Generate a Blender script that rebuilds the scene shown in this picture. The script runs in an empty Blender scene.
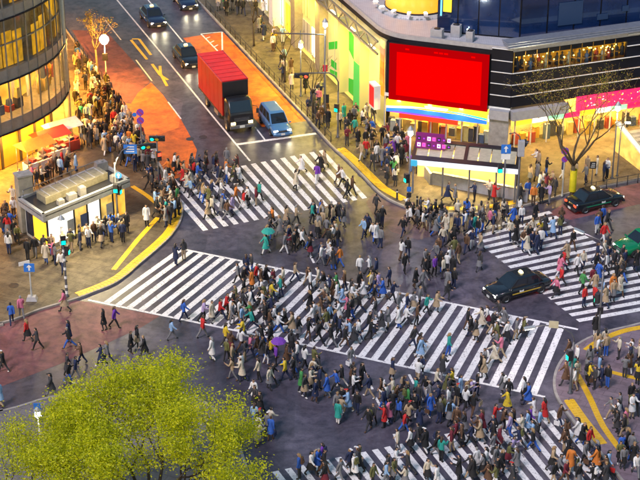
import bpy, bmesh, math, random
from mathutils import Vector, Matrix
R = math.radians
scene = bpy.context.scene
COL = scene.collection

# ------------------------------------------------------------------ camera
PITCH, FOCAL, DIST = R(27), 1730.0, 130.0          # focal length in units of a 640-wide frame
CAMY, CAMZ = -DIST * math.cos(PITCH), DIST * math.sin(PITCH)
cam_d = bpy.data.cameras.new("camera")
cam_d.sensor_width = 36.0
cam_d.lens = 36.0 * FOCAL / 640.0
cam_d.clip_start, cam_d.clip_end = 1.0, 3000.0
cam = bpy.data.objects.new("camera", cam_d)
cam.location = (0, CAMY, CAMZ)
cam.rotation_euler = (R(90) - PITCH, 0, 0)
COL.objects.link(cam)
scene.camera = cam

# ------------------------------------------------------------------ sky, sun, exposure
world = bpy.data.worlds.new("World")
scene.world = world
world.use_nodes = True
wn = world.node_tree.nodes
sky = wn.new("ShaderNodeTexSky")
sky.sky_type = 'NISHITA'
sky.sun_disc = False
sky.sun_elevation = R(7)
sky.sun_rotation = R(215)
sky.air_density, sky.dust_density, sky.ozone_density = 1.4, 0.6, 3.0
wn["Background"].inputs["Strength"].default_value = 0.13
world.node_tree.links.new(sky.outputs[0], wn["Background"].inputs[0])
sun_d = bpy.data.lights.new("sun", 'SUN')
sun_d.energy, sun_d.angle, sun_d.color = 1.25, R(14), (1.0, 0.87, 0.92)
sun = bpy.data.objects.new("sun", sun_d)
sun.rotation_euler = (R(38), 0, R(-35))
COL.objects.link(sun)
vs = scene.view_settings
vs.view_transform, vs.look, vs.exposure, vs.gamma = 'Standard', 'None', 1.3, 1.0
vs.use_curve_mapping = False
scene.cycles.max_bounces = 6
scene.cycles.transparent_max_bounces = 12
scene.cycles.sample_clamp_indirect = 4.0
scene.cycles.caustics_reflective = scene.cycles.caustics_refractive = False
scene.cycles.use_denoising = True

# ------------------------------------------------------------------ survey: picture point -> place on the ground
_c, _s = math.cos(PITCH), math.sin(PITCH)
def G(u, v, z=0.0):
    a = 240.0 - v
    dx, dy, dz = u - 320.0, FOCAL * _c + a * _s, -FOCAL * _s + a * _c
    t = (z - CAMZ) / dz
    return Vector((dx * t, CAMY + dy * t, z))
def HT(p, v):                                       # height above ground point p that is seen at row v
    a = (240.0 - v) / FOCAL
    yy = p[1] - CAMY
    return CAMZ + yy * (a * _c - _s) / (_c + a * _s)
ROAD = Vector((0.347, -0.938, 0)).normalized()      # upper road, towards the crossing
NRM = Vector((0.938, 0.347, 0)).normalized()        # across it, to the right

# ------------------------------------------------------------------ helpers
def S(r, g, b):                                     # sRGB 0-255 -> linear
    f = lambda c: c / 12.92 if c <= 0.04045 else ((c + 0.055) / 1.055) ** 2.4
    return tuple(f(x / 255.0) for x in (r, g, b))
MATS = {}
def mat(name, col, rough=0.6, metal=0.0, var=0.12, scale=3.0, bump=0.0, bscale=40.0, col2=None, spec=0.5, coat=0.0):
    if name in MATS: return MATS[name]
    m = bpy.data.materials.new(name); m.use_nodes = True
    nt = m.node_tree; N = nt.nodes; L = nt.links
    b = N["Principled BSDF"]
    b.inputs["Roughness"].default_value = rough
    b.inputs["Metallic"].default_value = metal
    b.inputs["Specular IOR Level"].default_value = spec
    if coat: b.inputs["Coat Weight"].default_value = coat
    c2 = col2 if col2 else tuple(max(0, x * (1 - 2.2 * var)) for x in col)
    tc = N.new("ShaderNodeTexCoord"); no = N.new("ShaderNodeTexNoise")
    no.inputs["Scale"].default_value = scale; no.inputs["Detail"].default_value = 6.0; no.inputs["Roughness"].default_value = 0.65
    ra = N.new("ShaderNodeValToRGB")
    ra.color_ramp.elements[0].position, ra.color_ramp.elements[1].position = 0.32, 0.68
    ra.color_ramp.elements[0].color = (*c2, 1); ra.color_ramp.elements[1].color = (*col, 1)
    L.new(tc.outputs["Object"], no.inputs["Vector"]); L.new(no.outputs["Fac"], ra.inputs["Fac"])
    L.new(ra.outputs["Color"], b.inputs["Base Color"])
    if bump:
        n2 = N.new("ShaderNodeTexNoise"); n2.inputs["Scale"].default_value = bscale; n2.inputs["Detail"].default_value = 4.0
        bp = N.new("ShaderNodeBump"); bp.inputs["Strength"].default_value = bump; bp.inputs["Distance"].default_value = 0.02
        L.new(tc.outputs["Object"], n2.inputs["Vector"]); L.new(n2.outputs["Fac"], bp.inputs["Height"]); L.new(bp.outputs["Normal"], b.inputs["Normal"])
    MATS[name] = m
    return m
def emit(name, col, strength, base=None, var=0.0, scale=4.0):
    if name in MATS: return MATS[name]
    m = bpy.data.materials.new(name); m.use_nodes = True
    nt = m.node_tree; b = nt.nodes["Principled BSDF"]
    b.inputs["Base Color"].default_value = (*(base or col), 1)
    b.inputs["Roughness"].default_value = 0.4
    b.inputs["Emission Color"].default_value = (*col, 1)
    b.inputs["Emission Strength"].default_value = strength
    if var:
        tc = nt.nodes.new("ShaderNodeTexCoord"); no = nt.nodes.new("ShaderNodeTexNoise"); mr = nt.nodes.new("ShaderNodeMapRange")
        no.inputs["Scale"].default_value = scale; no.inputs["Detail"].default_value = 3
        mr.inputs["From Min"].default_value, mr.inputs["From Max"].default_value = 0.3, 0.7
        mr.inputs["To Min"].default_value, mr.inputs["To Max"].default_value = strength * (1 - var), strength * (1 + var)
        nt.links.new(tc.outputs["Object"], no.inputs["Vector"]); nt.links.new(no.outputs["Fac"], mr.inputs["Value"])
        nt.links.new(mr.outputs["Result"], b.inputs["Emission Strength"])
    MATS[name] = m
    return m
def glassm(name, tint, refl=0.18, rough=0.05):
    if name in MATS: return MATS[name]
    m = bpy.data.materials.new(name); m.use_nodes = True
    nt = m.node_tree; nt.nodes.clear()
    o = nt.nodes.new("ShaderNodeOutputMaterial"); mx = nt.nodes.new("ShaderNodeMixShader")
    t = nt.nodes.new("ShaderNodeBsdfTransparent"); g = nt.nodes.new("ShaderNodeBsdfGlossy")
    t.inputs[0].default_value = (*tint, 1); g.inputs["Roughness"].default_value = rough
    fr = nt.nodes.new("ShaderNodeLayerWeight"); fr.inputs[0].default_value = 0.5
    pw = nt.nodes.new("ShaderNodeMath"); pw.operation = 'POWER'; pw.inputs[1].default_value = 4.0
    ma = nt.nodes.new("ShaderNodeMath"); ma.operation = 'MULTIPLY_ADD'; ma.inputs[1].default_value = 0.5; ma.inputs[2].default_value = refl * 0.25
    nt.links.new(fr.outputs["Facing"], pw.inputs[0]); nt.links.new(pw.outputs[0], ma.inputs[0]); nt.links.new(ma.outputs[0], mx.inputs[0])
    nt.links.new(t.outputs[0], mx.inputs[1]); nt.links.new(g.outputs[0], mx.inputs[2]); nt.links.new(mx.outputs[0], o.inputs[0])
    MATS[name] = m
    return m

class MB:
    """collects shapes, build() links them as one mesh object"""
    def __init__(s): s.v, s.f, s.mi, s.sm = [], [], [], []
    def add(s, vs_, fs, mi=0, smooth=False):
        o = len(s.v); s.v += [tuple(p) for p in vs_]
        for f in fs: s.f.append([o + i for i in f]); s.mi.append(mi); s.sm.append(smooth)
        return s
    def hexa(s, p, mi=0):                           # 8 points: bottom 4 ccw, top 4
        return s.add(p, [(3, 2, 1, 0), (4, 5, 6, 7), (0, 1, 5, 4), (1, 2, 6, 5), (2, 3, 7, 6), (3, 0, 4, 7)], mi)
    def box(s, c, d, rz=0.0, mi=0, taper=1.0):      # centre of bottom face, size
        x, y, h = d[0] / 2, d[1] / 2, d[2]; co, si = math.cos(rz), math.sin(rz)
        P = []
        for k, zz in ((1.0, 0), (taper, h)):
            for a, b in ((-x, -y), (x, -y), (x, y), (-x, y)):
                a *= k; b *= k
                P.append((c[0] + a * co - b * si, c[1] + a * si + b * co, c[2] + zz))
        return s.hexa(P, mi)
    def bar(s, a, b, w, h, mi=0, up=(0, 0, 1)):     # box from a to b, w wide, h high (centred)
        a, b = Vector(a), Vector(b); d = (b - a).normalized(); up = Vector(up)
        x = d.cross(up)
        if x.length < 1e-4: x = d.cross(Vector((1, 0, 0)))
        x.normalize(); y = x.cross(d).normalized()
        x *= w / 2; y *= h / 2
        return s.hexa([a - x - y, a + x - y, b + x - y, b - x - y, a - x + y, a + x + y, b + x + y, b - x + y], mi)
    def prism(s, poly, z0, z1, mi=0, top=None):
        n = len(poly)
        P = [(p[0], p[1], z0) for p in poly] + [(p[0], p[1], z1) for p in poly]
        A = sum(poly[i][0] * poly[(i + 1) % n][1] - poly[(i + 1) % n][0] * poly[i][1] for i in range(n))
        sd = [(i, (i + 1) % n, n + (i + 1) % n, n + i) for i in range(n)]
        if A < 0:
            sd = [tuple(reversed(q)) for q in sd]; tp = tuple(reversed(range(n, 2 * n))); bt = tuple(range(n))
        else: tp = tuple(range(n, 2 * n)); bt = tuple(reversed(range(n)))
        s.add(P, sd + [bt], mi); o = len(s.v) - 2 * n
        s.f.append([o + i for i in tp]); s.mi.append(mi if top is None else top); s.sm.append(False)
        return s
    def poly(s, pts, mi=0): return s.add(pts, [tuple(range(len(pts)))], mi)
    def wall(s, a, b, z0, z1, th, mi=0):            # upright slab along a-b, th to the left of a->b
        a, b = Vector((a[0], a[1], 0)), Vector((b[0], b[1], 0)); d = (b - a).normalized(); n = Vector((-d.y, d.x, 0)) * th
        if th > 0: q = [a, b, b + n, a + n]
        else: q = [a + n, b + n, b, a]
        return s.hexa([(p.x, p.y, z0) for p in q] + [(p.x, p.y, z1) for p in q], mi)
    def tube(s, pts, rad, n=8, mi=0, cap=True, smooth=True):
        pts = [Vector(p) for p in pts]
        if not isinstance(rad, (list, tuple)): rad = [rad] * len(pts)
        ref = None; P = []
        for i, p in enumerate(pts):
            t = (pts[min(i + 1, len(pts) - 1)] - pts[max(i - 1, 0)]).normalized()
            if ref is None: ref = Vector((1, 0, 0)) if abs(t.x) < 0.9 else Vector((0, 1, 0))
            x = (ref - t * ref.dot(t)).normalized(); y = t.cross(x); ref = x
            for k in range(n):
                a = 2 * math.pi * k / n
                P.append(p + (x * math.cos(a) + y * math.sin(a)) * rad[i])
        F = [(i * n + k, i * n + (k + 1) % n, (i + 1) * n + (k + 1) % n, (i + 1) * n + k) for i in range(len(pts) - 1) for k in range(n)]
        s.add(P, F, mi, smooth)
        if cap:
            o = len(s.v) - len(P)
            s.f.append([o + k for k in reversed(range(n))]); s.mi.append(mi); s.sm.append(False)
            s.f.append([o + len(P) - n + k for k in range(n)]); s.mi.append(mi); s.sm.append(False)
        return s
    def lathe(s, c, prof, n=16, mi=0, smooth=True, a0=0.0, a1=2 * math.pi):   # prof: (r, z)
        full = abs(a1 - a0 - 2 * math.pi) < 1e-6; m = n if full else n + 1
        P = [(c[0] + r * math.cos(a0 + (a1 - a0) * k / n), c[1] + r * math.sin(a0 + (a1 - a0) * k / n), c[2] + z) for r, z in prof for k in range(m)]
        F = [(i * m + k, i * m + (k + 1) % m, (i + 1) * m + (k + 1) % m, (i + 1) * m + k) for i in range(len(prof) - 1) for k in range(n)]
        return s.add(P, F, mi, smooth)
    def mesh(s, name, mats):
        me = bpy.data.meshes.new(name)
        me.from_pydata(s.v, [], s.f)
        for m in (mats if isinstance(mats, (list, tuple)) else [mats]): me.materials.append(m)
        me.polygons.foreach_set("material_index", s.mi)
        me.polygons.foreach_set("use_smooth", s.sm)
        me.update()
        return me
    def build(s, name, mats, parent=None, bevel=0.0):
        o = bpy.data.objects.new(name, s.mesh(name, mats)); COL.objects.link(o)
        if parent is not None: o.parent = parent
        if bevel:
            b = o.modifiers.new("bevel", 'BEVEL'); b.width = bevel; b.segments = 2; b.limit_method = 'ANGLE'
        return o
def tag(o, label=None, cat=None, group=None, kind=None):
    if label: o["label"] = label
    if cat: o["category"] = cat
    if group: o["group"] = group
    if kind: o["kind"] = kind
    return o
def empty(name, loc=(0, 0, 0), rz=0.0, parent=None):
    o = bpy.data.objects.new(name, None); COL.objects.link(o)
    o.location = loc; o.rotation_euler = (0, 0, rz); o.empty_display_size = 0.2
    if parent is not None: o.parent = parent
    return o
def put(name, me, parent, loc=(0, 0, 0), rz=0.0):
    o = bpy.data.objects.new(name, me); COL.objects.link(o); o.parent = parent
    o.location = loc; o.rotation_euler = (0, 0, rz)
    return o
def copy_tree(o, parent=None):
    c = o.copy(); COL.objects.link(c); c.parent = parent
    for ch in [x for x in bpy.data.objects if x.parent == o]: copy_tree(ch, c)
    return c
def lamp(parent, loc, power, col, size=0.5, kind='POINT', rot=None, spot=None):
    d = bpy.data.lights.new("lamp_light", kind); d.energy = power; d.color = col
    if kind == 'AREA': d.shape = 'DISK'; d.size = size
    else: d.shadow_soft_size = size
    if spot: d.spot_size = spot; d.spot_blend = 0.6
    o = bpy.data.objects.new("lamp_light", d); COL.objects.link(o); o.location = loc
    if rot: o.rotation_euler = rot
    if parent is not None: o.parent = parent
    return o
def smooth_path(pts, k=4):
    pts = [Vector(p) for p in pts]; out = []
    for i in range(len(pts) - 1):
        p0, p1, p2, p3 = pts[max(i - 1, 0)], pts[i], pts[i + 1], pts[min(i + 2, len(pts) - 1)]
        for j in range(k):
            t = j / k
            out.append(0.5 * ((2 * p1) + (p2 - p0) * t + (2 * p0 - 5 * p1 + 4 * p2 - p3) * t * t + (3 * p1 - p0 - 3 * p2 + p3) * t ** 3))
    return out + [pts[-1]]
def strip(mb, pts, w, z, mi=0, off=0.0):
    pts = [Vector((p[0], p[1], 0)) for p in pts]; L, Q = [], []
    for i, p in enumerate(pts):
        t = (pts[min(i + 1, len(pts) - 1)] - pts[max(i - 1, 0)]).normalized(); n = Vector((-t.y, t.x, 0))
        L.append(p + n * (off + w / 2)); Q.append(p + n * (off - w / 2))
    P = [(p.x, p.y, z) for p in L] + [(p.x, p.y, z) for p in Q]; n = len(pts)
    return mb.add(P, [(i, n + i, n + i + 1, i + 1) for i in range(n - 1)], mi)
def GP(lst, z=0.0): return [G(u, v, z) for u, v in lst]

# ------------------------------------------------------------------ surface materials
def ground_mat(name, a, b, c, rough=0.55, fine=0.35, slab=0.0, patch=0.0):
    m = bpy.data.materials.new(name); m.use_nodes = True
    nt = m.node_tree; N = nt.nodes; L = nt.links; bs = N["Principled BSDF"]
    bs.inputs["Specular IOR Level"].default_value = 0.3
    tc = N.new("ShaderNodeTexCoord")
    n1 = N.new("ShaderNodeTexNoise"); n1.inputs["Scale"].default_value = 0.11; n1.inputs["Detail"].default_value = 5; n1.inputs["Roughness"].default_value = 0.6
    n2 = N.new("ShaderNodeTexNoise"); n2.inputs["Scale"].default_value = 1.3; n2.inputs["Detail"].default_value = 8; n2.inputs["Roughness"].default_value = 0.7
    n3 = N.new("ShaderNodeTexNoise"); n3.inputs["Scale"].default_value = 22; n3.inputs["Detail"].default_value = 3
    for n in (n1, n2, n3): L.new(tc.outputs["Object"], n.inputs["Vector"])
    r1 = N.new("ShaderNodeValToRGB"); r1.color_ramp.elements[0].position, r1.color_ramp.elements[1].position = 0.36, 0.64
    r1.color_ramp.elements[0].color = (*a, 1); r1.color_ramp.elements[1].color = (*b, 1)
    L.new(n1.outputs["Fac"], r1.inputs["Fac"])
    mx = N.new("ShaderNodeMix"); mx.data_type = 'RGBA'
    mr = N.new("ShaderNodeMapRange"); mr.inputs["From Min"].default_value, mr.inputs["From Max"].default_value = 0.46, 0.72
    L.new(n2.outputs["Fac"], mr.inputs["Value"]); L.new(mr.outputs["Result"], mx.inputs["Factor"])
    L.new(r1.outputs["Color"], mx.inputs["A"]); mx.inputs["B"].default_value = (*c, 1)
    m2 = N.new("ShaderNodeMix"); m2.data_type = 'RGBA'; m2.blend_type = 'MULTIPLY'; m2.inputs["Factor"].default_value = fine
    L.new(mx.outputs["Result"], m2.inputs["A"]); L.new(n3.outputs["Color"], m2.inputs["B"])
    hs = N.new("ShaderNodeRGBToBW"); L.new(n3.outputs["Color"], hs.inputs[0])
    m3 = N.new("ShaderNodeMapRange"); m3.inputs["To Min"].default_value, m3.inputs["To Max"].default_value = 0.5, 1.5
    L.new(hs.outputs[0], m3.inputs["Value"]); L.new(m3.outputs["Result"], m2.inputs["B"])
    out = m2.outputs["Result"]
    if slab:                                          # paving joints
        bk = N.new("ShaderNodeTexBrick"); bk.offset = 0.5
        bk.inputs["Scale"].default_value = 1.0; bk.inputs["Brick Width"].default_value = slab; bk.inputs["Row Height"].default_value = slab * 0.5; bk.inputs["Mortar Size"].default_value = 0.018
        bk.inputs["Color1"].default_value = (1, 1, 1, 1); bk.inputs["Color2"].default_value = (0.72, 0.72, 0.74, 1); bk.inputs["Mortar"].default_value = (0.38, 0.36, 0.35, 1)
        mp = N.new("ShaderNodeMapping"); mp.inputs["Rotation"].default_value = (0, 0, 0.45); L.new(tc.outputs["Object"], mp.inputs["Vector"]); L.new(mp.outputs["Vector"], bk.inputs["Vector"])
        m4 = N.new("ShaderNodeMix"); m4.data_type = 'RGBA'; m4.blend_type = 'MULTIPLY'; m4.inputs["Factor"].default_value = 0.75
        L.new(out, m4.inputs["A"]); L.new(bk.outputs["Color"], m4.inputs["B"]); out = m4.outputs["Result"]
    if patch:                                         # resurfaced patches and dark traffic stains
        vo_ = N.new("ShaderNodeTexVoronoi"); vo_.distance = 'CHEBYCHEV'; vo_.inputs["Scale"].default_value = 0.13
        L.new(tc.outputs["Object"], vo_.inputs["Vector"]); bw_ = N.new("ShaderNodeRGBToBW"); L.new(vo_.outputs["Color"], bw_.inputs[0])
        m5 = N.new("ShaderNodeMapRange"); m5.inputs["To Min"].default_value, m5.inputs["To Max"].default_value = 1 - patch, 1 + patch; L.new(bw_.outputs[0], m5.inputs["Value"])
        n6 = N.new("ShaderNodeTexNoise"); n6.inputs["Scale"].default_value = 0.42; n6.inputs["Detail"].default_value = 9; n6.inputs["Roughness"].default_value = 0.72; n6.inputs["Distortion"].default_value = 1.2
        L.new(tc.outputs["Object"], n6.inputs["Vector"])
        m6 = N.new("ShaderNodeMapRange"); m6.inputs["From Min"].default_value, m6.inputs["From Max"].default_value = 0.35, 0.68; m6.inputs["To Min"].default_value, m6.inputs["To Max"].default_value = 0.55, 1.3; L.new(n6.outputs["Fac"], m6.inputs["Value"])
        mu = N.new("ShaderNodeMath"); mu.operation = 'MULTIPLY'; L.new(m5.outputs["Result"], mu.inputs[0]); L.new(m6.outputs["Result"], mu.inputs[1])
        m7 = N.new("ShaderNodeMix"); m7.data_type = 'RGBA'; m7.blend_type = 'MULTIPLY'; m7.inputs["Factor"].default_value = 1.0
        L.new(out, m7.inputs["A"]); L.new(mu.outputs[0], m7.inputs["B"]); out = m7.outputs["Result"]
    L.new(out, bs.inputs["Base Color"])
    r3 = N.new("ShaderNodeMapRange"); r3.inputs["To Min"].default_value, r3.inputs["To Max"].default_value = rough - 0.17, rough + 0.17
    L.new(n2.outputs["Fac"], r3.inputs["Value"]); L.new(r3.outputs["Result"], bs.inputs["Roughness"])
    bp = N.new("ShaderNodeBump"); bp.inputs["Strength"].default_value = 0.35; bp.inputs["Distance"].default_value = 0.02
    L.new(n3.outputs["Fac"], bp.inputs["Height"]); L.new(bp.outputs["Normal"], bs.inputs["Normal"])
    MATS[name] = m
    return m
M_ASPH = ground_mat("asphalt", (0.060, 0.052, 0.074), (0.104, 0.091, 0.116), (0.038, 0.034, 0.052), 0.40, 0.5, 0.0, 0.26)
M_PAVE = ground_mat("paving", (0.150, 0.117, 0.072), (0.112, 0.086, 0.058), (0.068, 0.052, 0.040), 0.6, 0.45, 1.2, 0.22)
M_PAVE2 = ground_mat("pink_lit_paving", (0.24, 0.175, 0.215), (0.20, 0.15, 0.17), (0.13, 0.10, 0.11), 0.55, 0.4, 1.2)  # pink violet tint of the light put into the paving colour
M_PAVE3 = ground_mat("grey_paving", (0.19, 0.17, 0.18), (0.15, 0.135, 0.14), (0.10, 0.09, 0.095), 0.6, 0.4, 1.2)
M_REDRD = ground_mat("red_road", (0.21, 0.075, 0.075), (0.17, 0.07, 0.075), (0.11, 0.055, 0.065), 0.6, 0.45, 0.0, 0.2)
M_ORANGE = ground_mat("orange_road", (0.85, 0.19, 0.010), (0.74, 0.15, 0.012), (0.42, 0.085, 0.02), 0.5, 0.45, 0.0, 0.30)
M_KERB = mat("kerb_stone", (0.36, 0.33, 0.30), 0.7, scale=1.2, var=0.2, bump=0.2)
def paint_mat(name, col, wear, amt=0.60):
    m = mat(name, col, 0.55, col2=tuple(x * 0.78 for x in col), scale=0.8)
    nt = m.node_tree; N = nt.nodes; L = nt.links; bs = N["Principled BSDF"]
    src = bs.inputs["Base Color"].links[0].from_socket
    n = N.new("ShaderNodeTexNoise"); n.inputs["Scale"].default_value = 5.5; n.inputs["Detail"].default_value = 9; n.inputs["Roughness"].default_value = 0.75
    r = N.new("ShaderNodeMapRange"); r.inputs["From Min"].default_value, r.inputs["From Max"].default_value = amt, amt + 0.07
    mx = N.new("ShaderNodeMix"); mx.data_type = 'RGBA'; mx.inputs["B"].default_value = (*wear, 1)
    L.new(N["Texture Coordinate"].outputs["Object"], n.inputs["Vector"]); L.new(n.outputs["Fac"], r.inputs["Value"])
    L.new(r.outputs["Result"], mx.inputs["Factor"]); L.new(src, mx.inputs["A"]); L.new(mx.outputs["Result"], bs.inputs["Base Color"])
    return m
M_WHITE = paint_mat("white_road_paint", (0.82, 0.80, 0.78), (0.14, 0.12, 0.13), 0.545)
M_YELP = paint_mat("yellow_road_paint", (0.75, 0.52, 0.03), (0.12, 0.10, 0.08), 0.63)
M_TACT = paint_mat("tactile_yellow", (0.70, 0.42, 0.015), (0.26, 0.17, 0.05), 0.58)
M_STEEL = mat("grey_steel", (0.34, 0.34, 0.36), 0.4, 0.7)
M_DARK = mat("dark_steel", (0.035, 0.035, 0.042), 0.45, 0.3)
M_WHITEP = mat("white_panel", (0.78, 0.78, 0.76), 0.5, var=0.05)
M_GREYP = mat("grey_panel", (0.38, 0.38, 0.40), 0.5, var=0.1)
M_CONC = mat("concrete", (0.36, 0.34, 0.31), 0.8, var=0.18, scale=2, bump=0.2)

# ------------------------------------------------------------------ ground, pavements, kerbs
g = MB(); g.poly([(-300, -260, 0), (300, -260, 0), (300, 340, 0), (-300, 340, 0)])
tag(g.build("road_ground", M_ASPH), "grey violet asphalt of the wide crossing and its roads", kind="structure")
def far(px, ext):                                     # kerb point carried further out
    return px
NW = smooth_path([G(71, 37) - ROAD * 60, G(71, 37) - ROAD * 12] + GP([(71, 37), (100, 77), (130, 118), (150, 148), (163, 170), (176, 192), (183, 207), (181, 222), (172, 236), (160, 248), (140, 265), (118, 283), (95, 293), (74, 301), (40, 311), (0, 325)]) + [G(0, 325) + Vector((-6, -2, 0)), G(0, 325) + Vector((-60, -20, 0))])
NE = smooth_path([G(307, 120) - ROAD * 95, G(307, 120) - ROAD * 20, G(307, 120) - ROAD * 5] + GP([(307, 120), (330, 146), (345, 160), (362, 177), (380, 195), (400, 206), (425, 213), (460, 215), (500, 212), (540, 203), (575, 193), (640, 180)]) + [G(640, 180) + Vector((6, 3, 0)), G(640, 180) + Vector((54, 27, 0))])
SE = smooth_path([G(640, 324) + Vector((54, 27, 0)), G(640, 324) + Vector((6, 3, 0))] + GP([(640, 324), (600, 334), (577, 345), (563, 358), (555, 372), (553, 387), (558, 402), (575, 426), (600, 455), (640, 505)]) + [G(640, 505) + Vector((2, -4.3, 0)), G(640, 505) + Vector((14, -30, 0))])
SW = smooth_path([G(0, 412) + Vector((-60, -20, 0)), G(0, 412) + Vector((-6, -2, 0))] + GP([(0, 412), (50, 398), (110, 388), (165, 389), (205, 403), (232, 430), (248, 470), (262, 520)]) + [G(262, 520) + Vector((1.2, -4, 0)), G(262, 520) + Vector((12, -40, 0))])
def pavement(path, far_pts, name, m, label, flip):
    mb = MB(); mb.prism([(p.x, p.y) for p in path] + far_pts, 0.0, 0.13)
    tag(mb.build(name, m), label, kind="structure")
    kb = MB(); n = len(path)
    for i in range(n - 1):
        a, b = path[i], path[i + 1]
        t = (b - a).normalized(); q = Vector((-t.y, t.x, 0)) * (0.11 if flip else -0.11)
        o1 = a - q * 0.1; o2 = b - q * 0.1
        kb.hexa([(o1.x, o1.y, 0), (o2.x, o2.y, 0), (b.x + q.x * 1.5, b.y + q.y * 1.5, 0), (a.x + q.x * 1.5, a.y + q.y * 1.5, 0),
                 (o1.x, o1.y, .145), (o2.x, o2.y, .145), (b.x + q.x * 1.5, b.y + q.y * 1.5, .145), (a.x + q.x * 1.5, a.y + q.y * 1.5, .145)])
    tag(kb.build("kerb", M_KERB), "kerb stones edging the " + label, kind="structure")
pavement(NW, [(-90, -40), (-120, 110)], "pavement", M_PAVE, "sand brown pavement in front of the curved glass building", False)
pavement(NE, [(110, 120), (-20, 130)], "pavement", M_PAVE, "sand pavement round the red screen building", True)
pavement(SE, [(95, -70), (100, 10)], "pavement", M_PAVE2, "pavement tinted by pink violet light at the lower right corner", True)
pavement(SW, [(-10, -90), (-90, -70)], "pavement", M_PAVE3, "grey pavement under the green tree", False)

def sheet(name, pts, z, m, label):
    mb = MB(); mb.poly([(p[0], p[1], z) for p in GP(pts)])
    if mb and True: return tag(mb.build(name, m), label, kind="structure")
sheet("red_paving", [(-60, 404), (0, 387), (60, 364), (112, 341), (142, 327), (160, 316), (88, 302), (74, 300), (40, 310), (0, 324), (-60, 343)], 0.004, M_REDRD, "dull red painted road at the lower left corner")
sheet("dull_lane", [(72, 30), (106, 31), (142, 71), (150, 82), (138, 92), (131, 103), (118, 102), (100, 77)], 0.004, ground_mat("dull_red_lane", (0.24, 0.085, 0.06), (0.17, 0.07, 0.06), (0.10, 0.06, 0.058), 0.55, 0.5, 0.0, 0.35), "dull brownish red upper end of the left orange lane")  # lane's upper end in a duller, browner red
sheet("orange_lane", [(151, 82.5), (163, 95), (172, 108), (178, 114), (189, 134), (197, 150), (194, 163), (190, 174), (178, 178), (170, 180), (150, 148), (130, 118), (118.5, 102.5), (131, 103.5), (138, 92.5)], 0.004, M_ORANGE, "bright orange lane beside the crowded left pavement")
sheet("orange_lane", [(183, 38), (223, 32), (306, 121), (262, 127)], 0.004, M_ORANGE, "bright orange lane beside the truck and the blue car")
sheet("red_lane", [(548, 214), (575, 196), (640, 183), (760, 160), (760, 180), (640, 204), (600, 213), (570, 220)], 0.004, M_REDRD, "dull red lane beside the right hand pavement")

M_ROSY = ground_mat("rosy_asphalt", (0.135, 0.080, 0.088), (0.115, 0.075, 0.085), (0.075, 0.050, 0.062), 0.5, 0.45, 0.0, 0.2)
sheet("rosy_paving", [(374, 193), (384, 200), (402, 208), (425, 215), (456, 218), (447, 232), (418, 240), (392, 232), (372, 214), (366, 202)], 0.004, M_ROSY, "faded rosy asphalt in front of the right hand corner")

# ------------------------------------------------------------------ crosswalks and lines (each stripe its own sheet)
def crosswalk(label, lo_a, lo_b, hi_a, hi_b, t0, t1, n, duty=0.5, edges=False, lo_ext=None):
    root = tag(empty("crosswalk"), label, kind="structure")
    for i in range(n):
        ta = t0 + (t1 - t0) * (i / n); tb = t0 + (t1 - t0) * ((i + duty) / n)
        q = [lo_a.lerp(lo_b, ta), lo_a.lerp(lo_b, tb), hi_a.lerp(hi_b, tb), hi_a.lerp(hi_b, ta)]
        q = [(p.x, p.y, 0.008) for p in q]
        A = sum(q[k][0] * q[(k + 1) % 4][1] - q[(k + 1) % 4][0] * q[k][1] for k in range(4))
        if A < 0: q.reverse()
        mb = MB(); mb.poly(q); mb.build("stripe", M_WHITE, root)
    return root
crosswalk("white striped crosswalk below the red truck", *GP([(203, 231), (372, 197), (160, 182), (328, 149)]), 0, 1, 17)
cw = crosswalk("long white striped diagonal crosswalk across the middle of the crossing", *GP([(127, 307), (494, 385.5), (200, 252.6), (527, 318.9)]), -2 / 29, 32.6 / 29, 35)
mb = MB(); strip(mb, GP([(88, 300), (300, 344), (545, 397)]), 0.22, 0.012); mb.build("edge_line", M_WHITE, cw)
mb = MB(); strip(mb, GP([(184, 249.5), (380, 289), (578, 329.5)]), 0.22, 0.012); mb.build("edge_line", M_WHITE, cw)
crosswalk("white striped crosswalk between the black taxi and the green taxi", *GP([(464, 232), (583, 325), (549, 211), (690, 306)]), 0, 1, 18)
crosswalk("white striped crosswalk along the bottom edge", *GP([(330, 545), (622, 484), (272, 472), (560, 409)]), 0, 1, 24)
def lines(name, segs, w, m, label, z=0.008):
    root = tag(empty(name), label, kind="structure")
    for sg in segs:
        mb = MB(); strip(mb, GP(sg), w, z + 0.0012 * len(root.children)); mb.build("painted_line", m, root)
lines("lane_line", [[(117, 0), (160, 51.5), (215, 119), (250, 161)]], 0.16, M_WHITE, "solid white line between the two directions of the upper road")
lines("lane_line", [[(148, 0), (183, 42)], [(255, 127), (265, 140)]], 0.14, M_WHITE, "white lane line beside the oncoming taxis")
lines("lane_line", [[(105, 20), (121, 40)], [(136, 60), (152, 81)], [(168, 102), (181, 119)]], 0.13, M_WHITE, "dashed white line beside the orange bus lane")
lines("stop_line", [[(237, 144.5), (316, 133.5)]], 0.38, M_WHITE, "white stop line in front of the truck and blue car")
lines("hatched_marking", [[(201, 34), (222, 32)], [(222, 32), (222.5, 56)], [(201, 34), (222.5, 56)], [(206, 38.5), (210, 37)], [(210, 43), (214, 41)], [(214, 47), (218, 45)]], 0.15, M_WHITE, "white triangular hatched marking on the orange lane", 0.012)
lines("guide_dashes", [[(304, 241), (307, 249)], [(310, 255), (314, 263)], [(316, 268), (318, 272)], [(298, 229), (301, 236)]], 0.17, M_WHITE, "short white dashes above the diagonal crosswalk")
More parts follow.
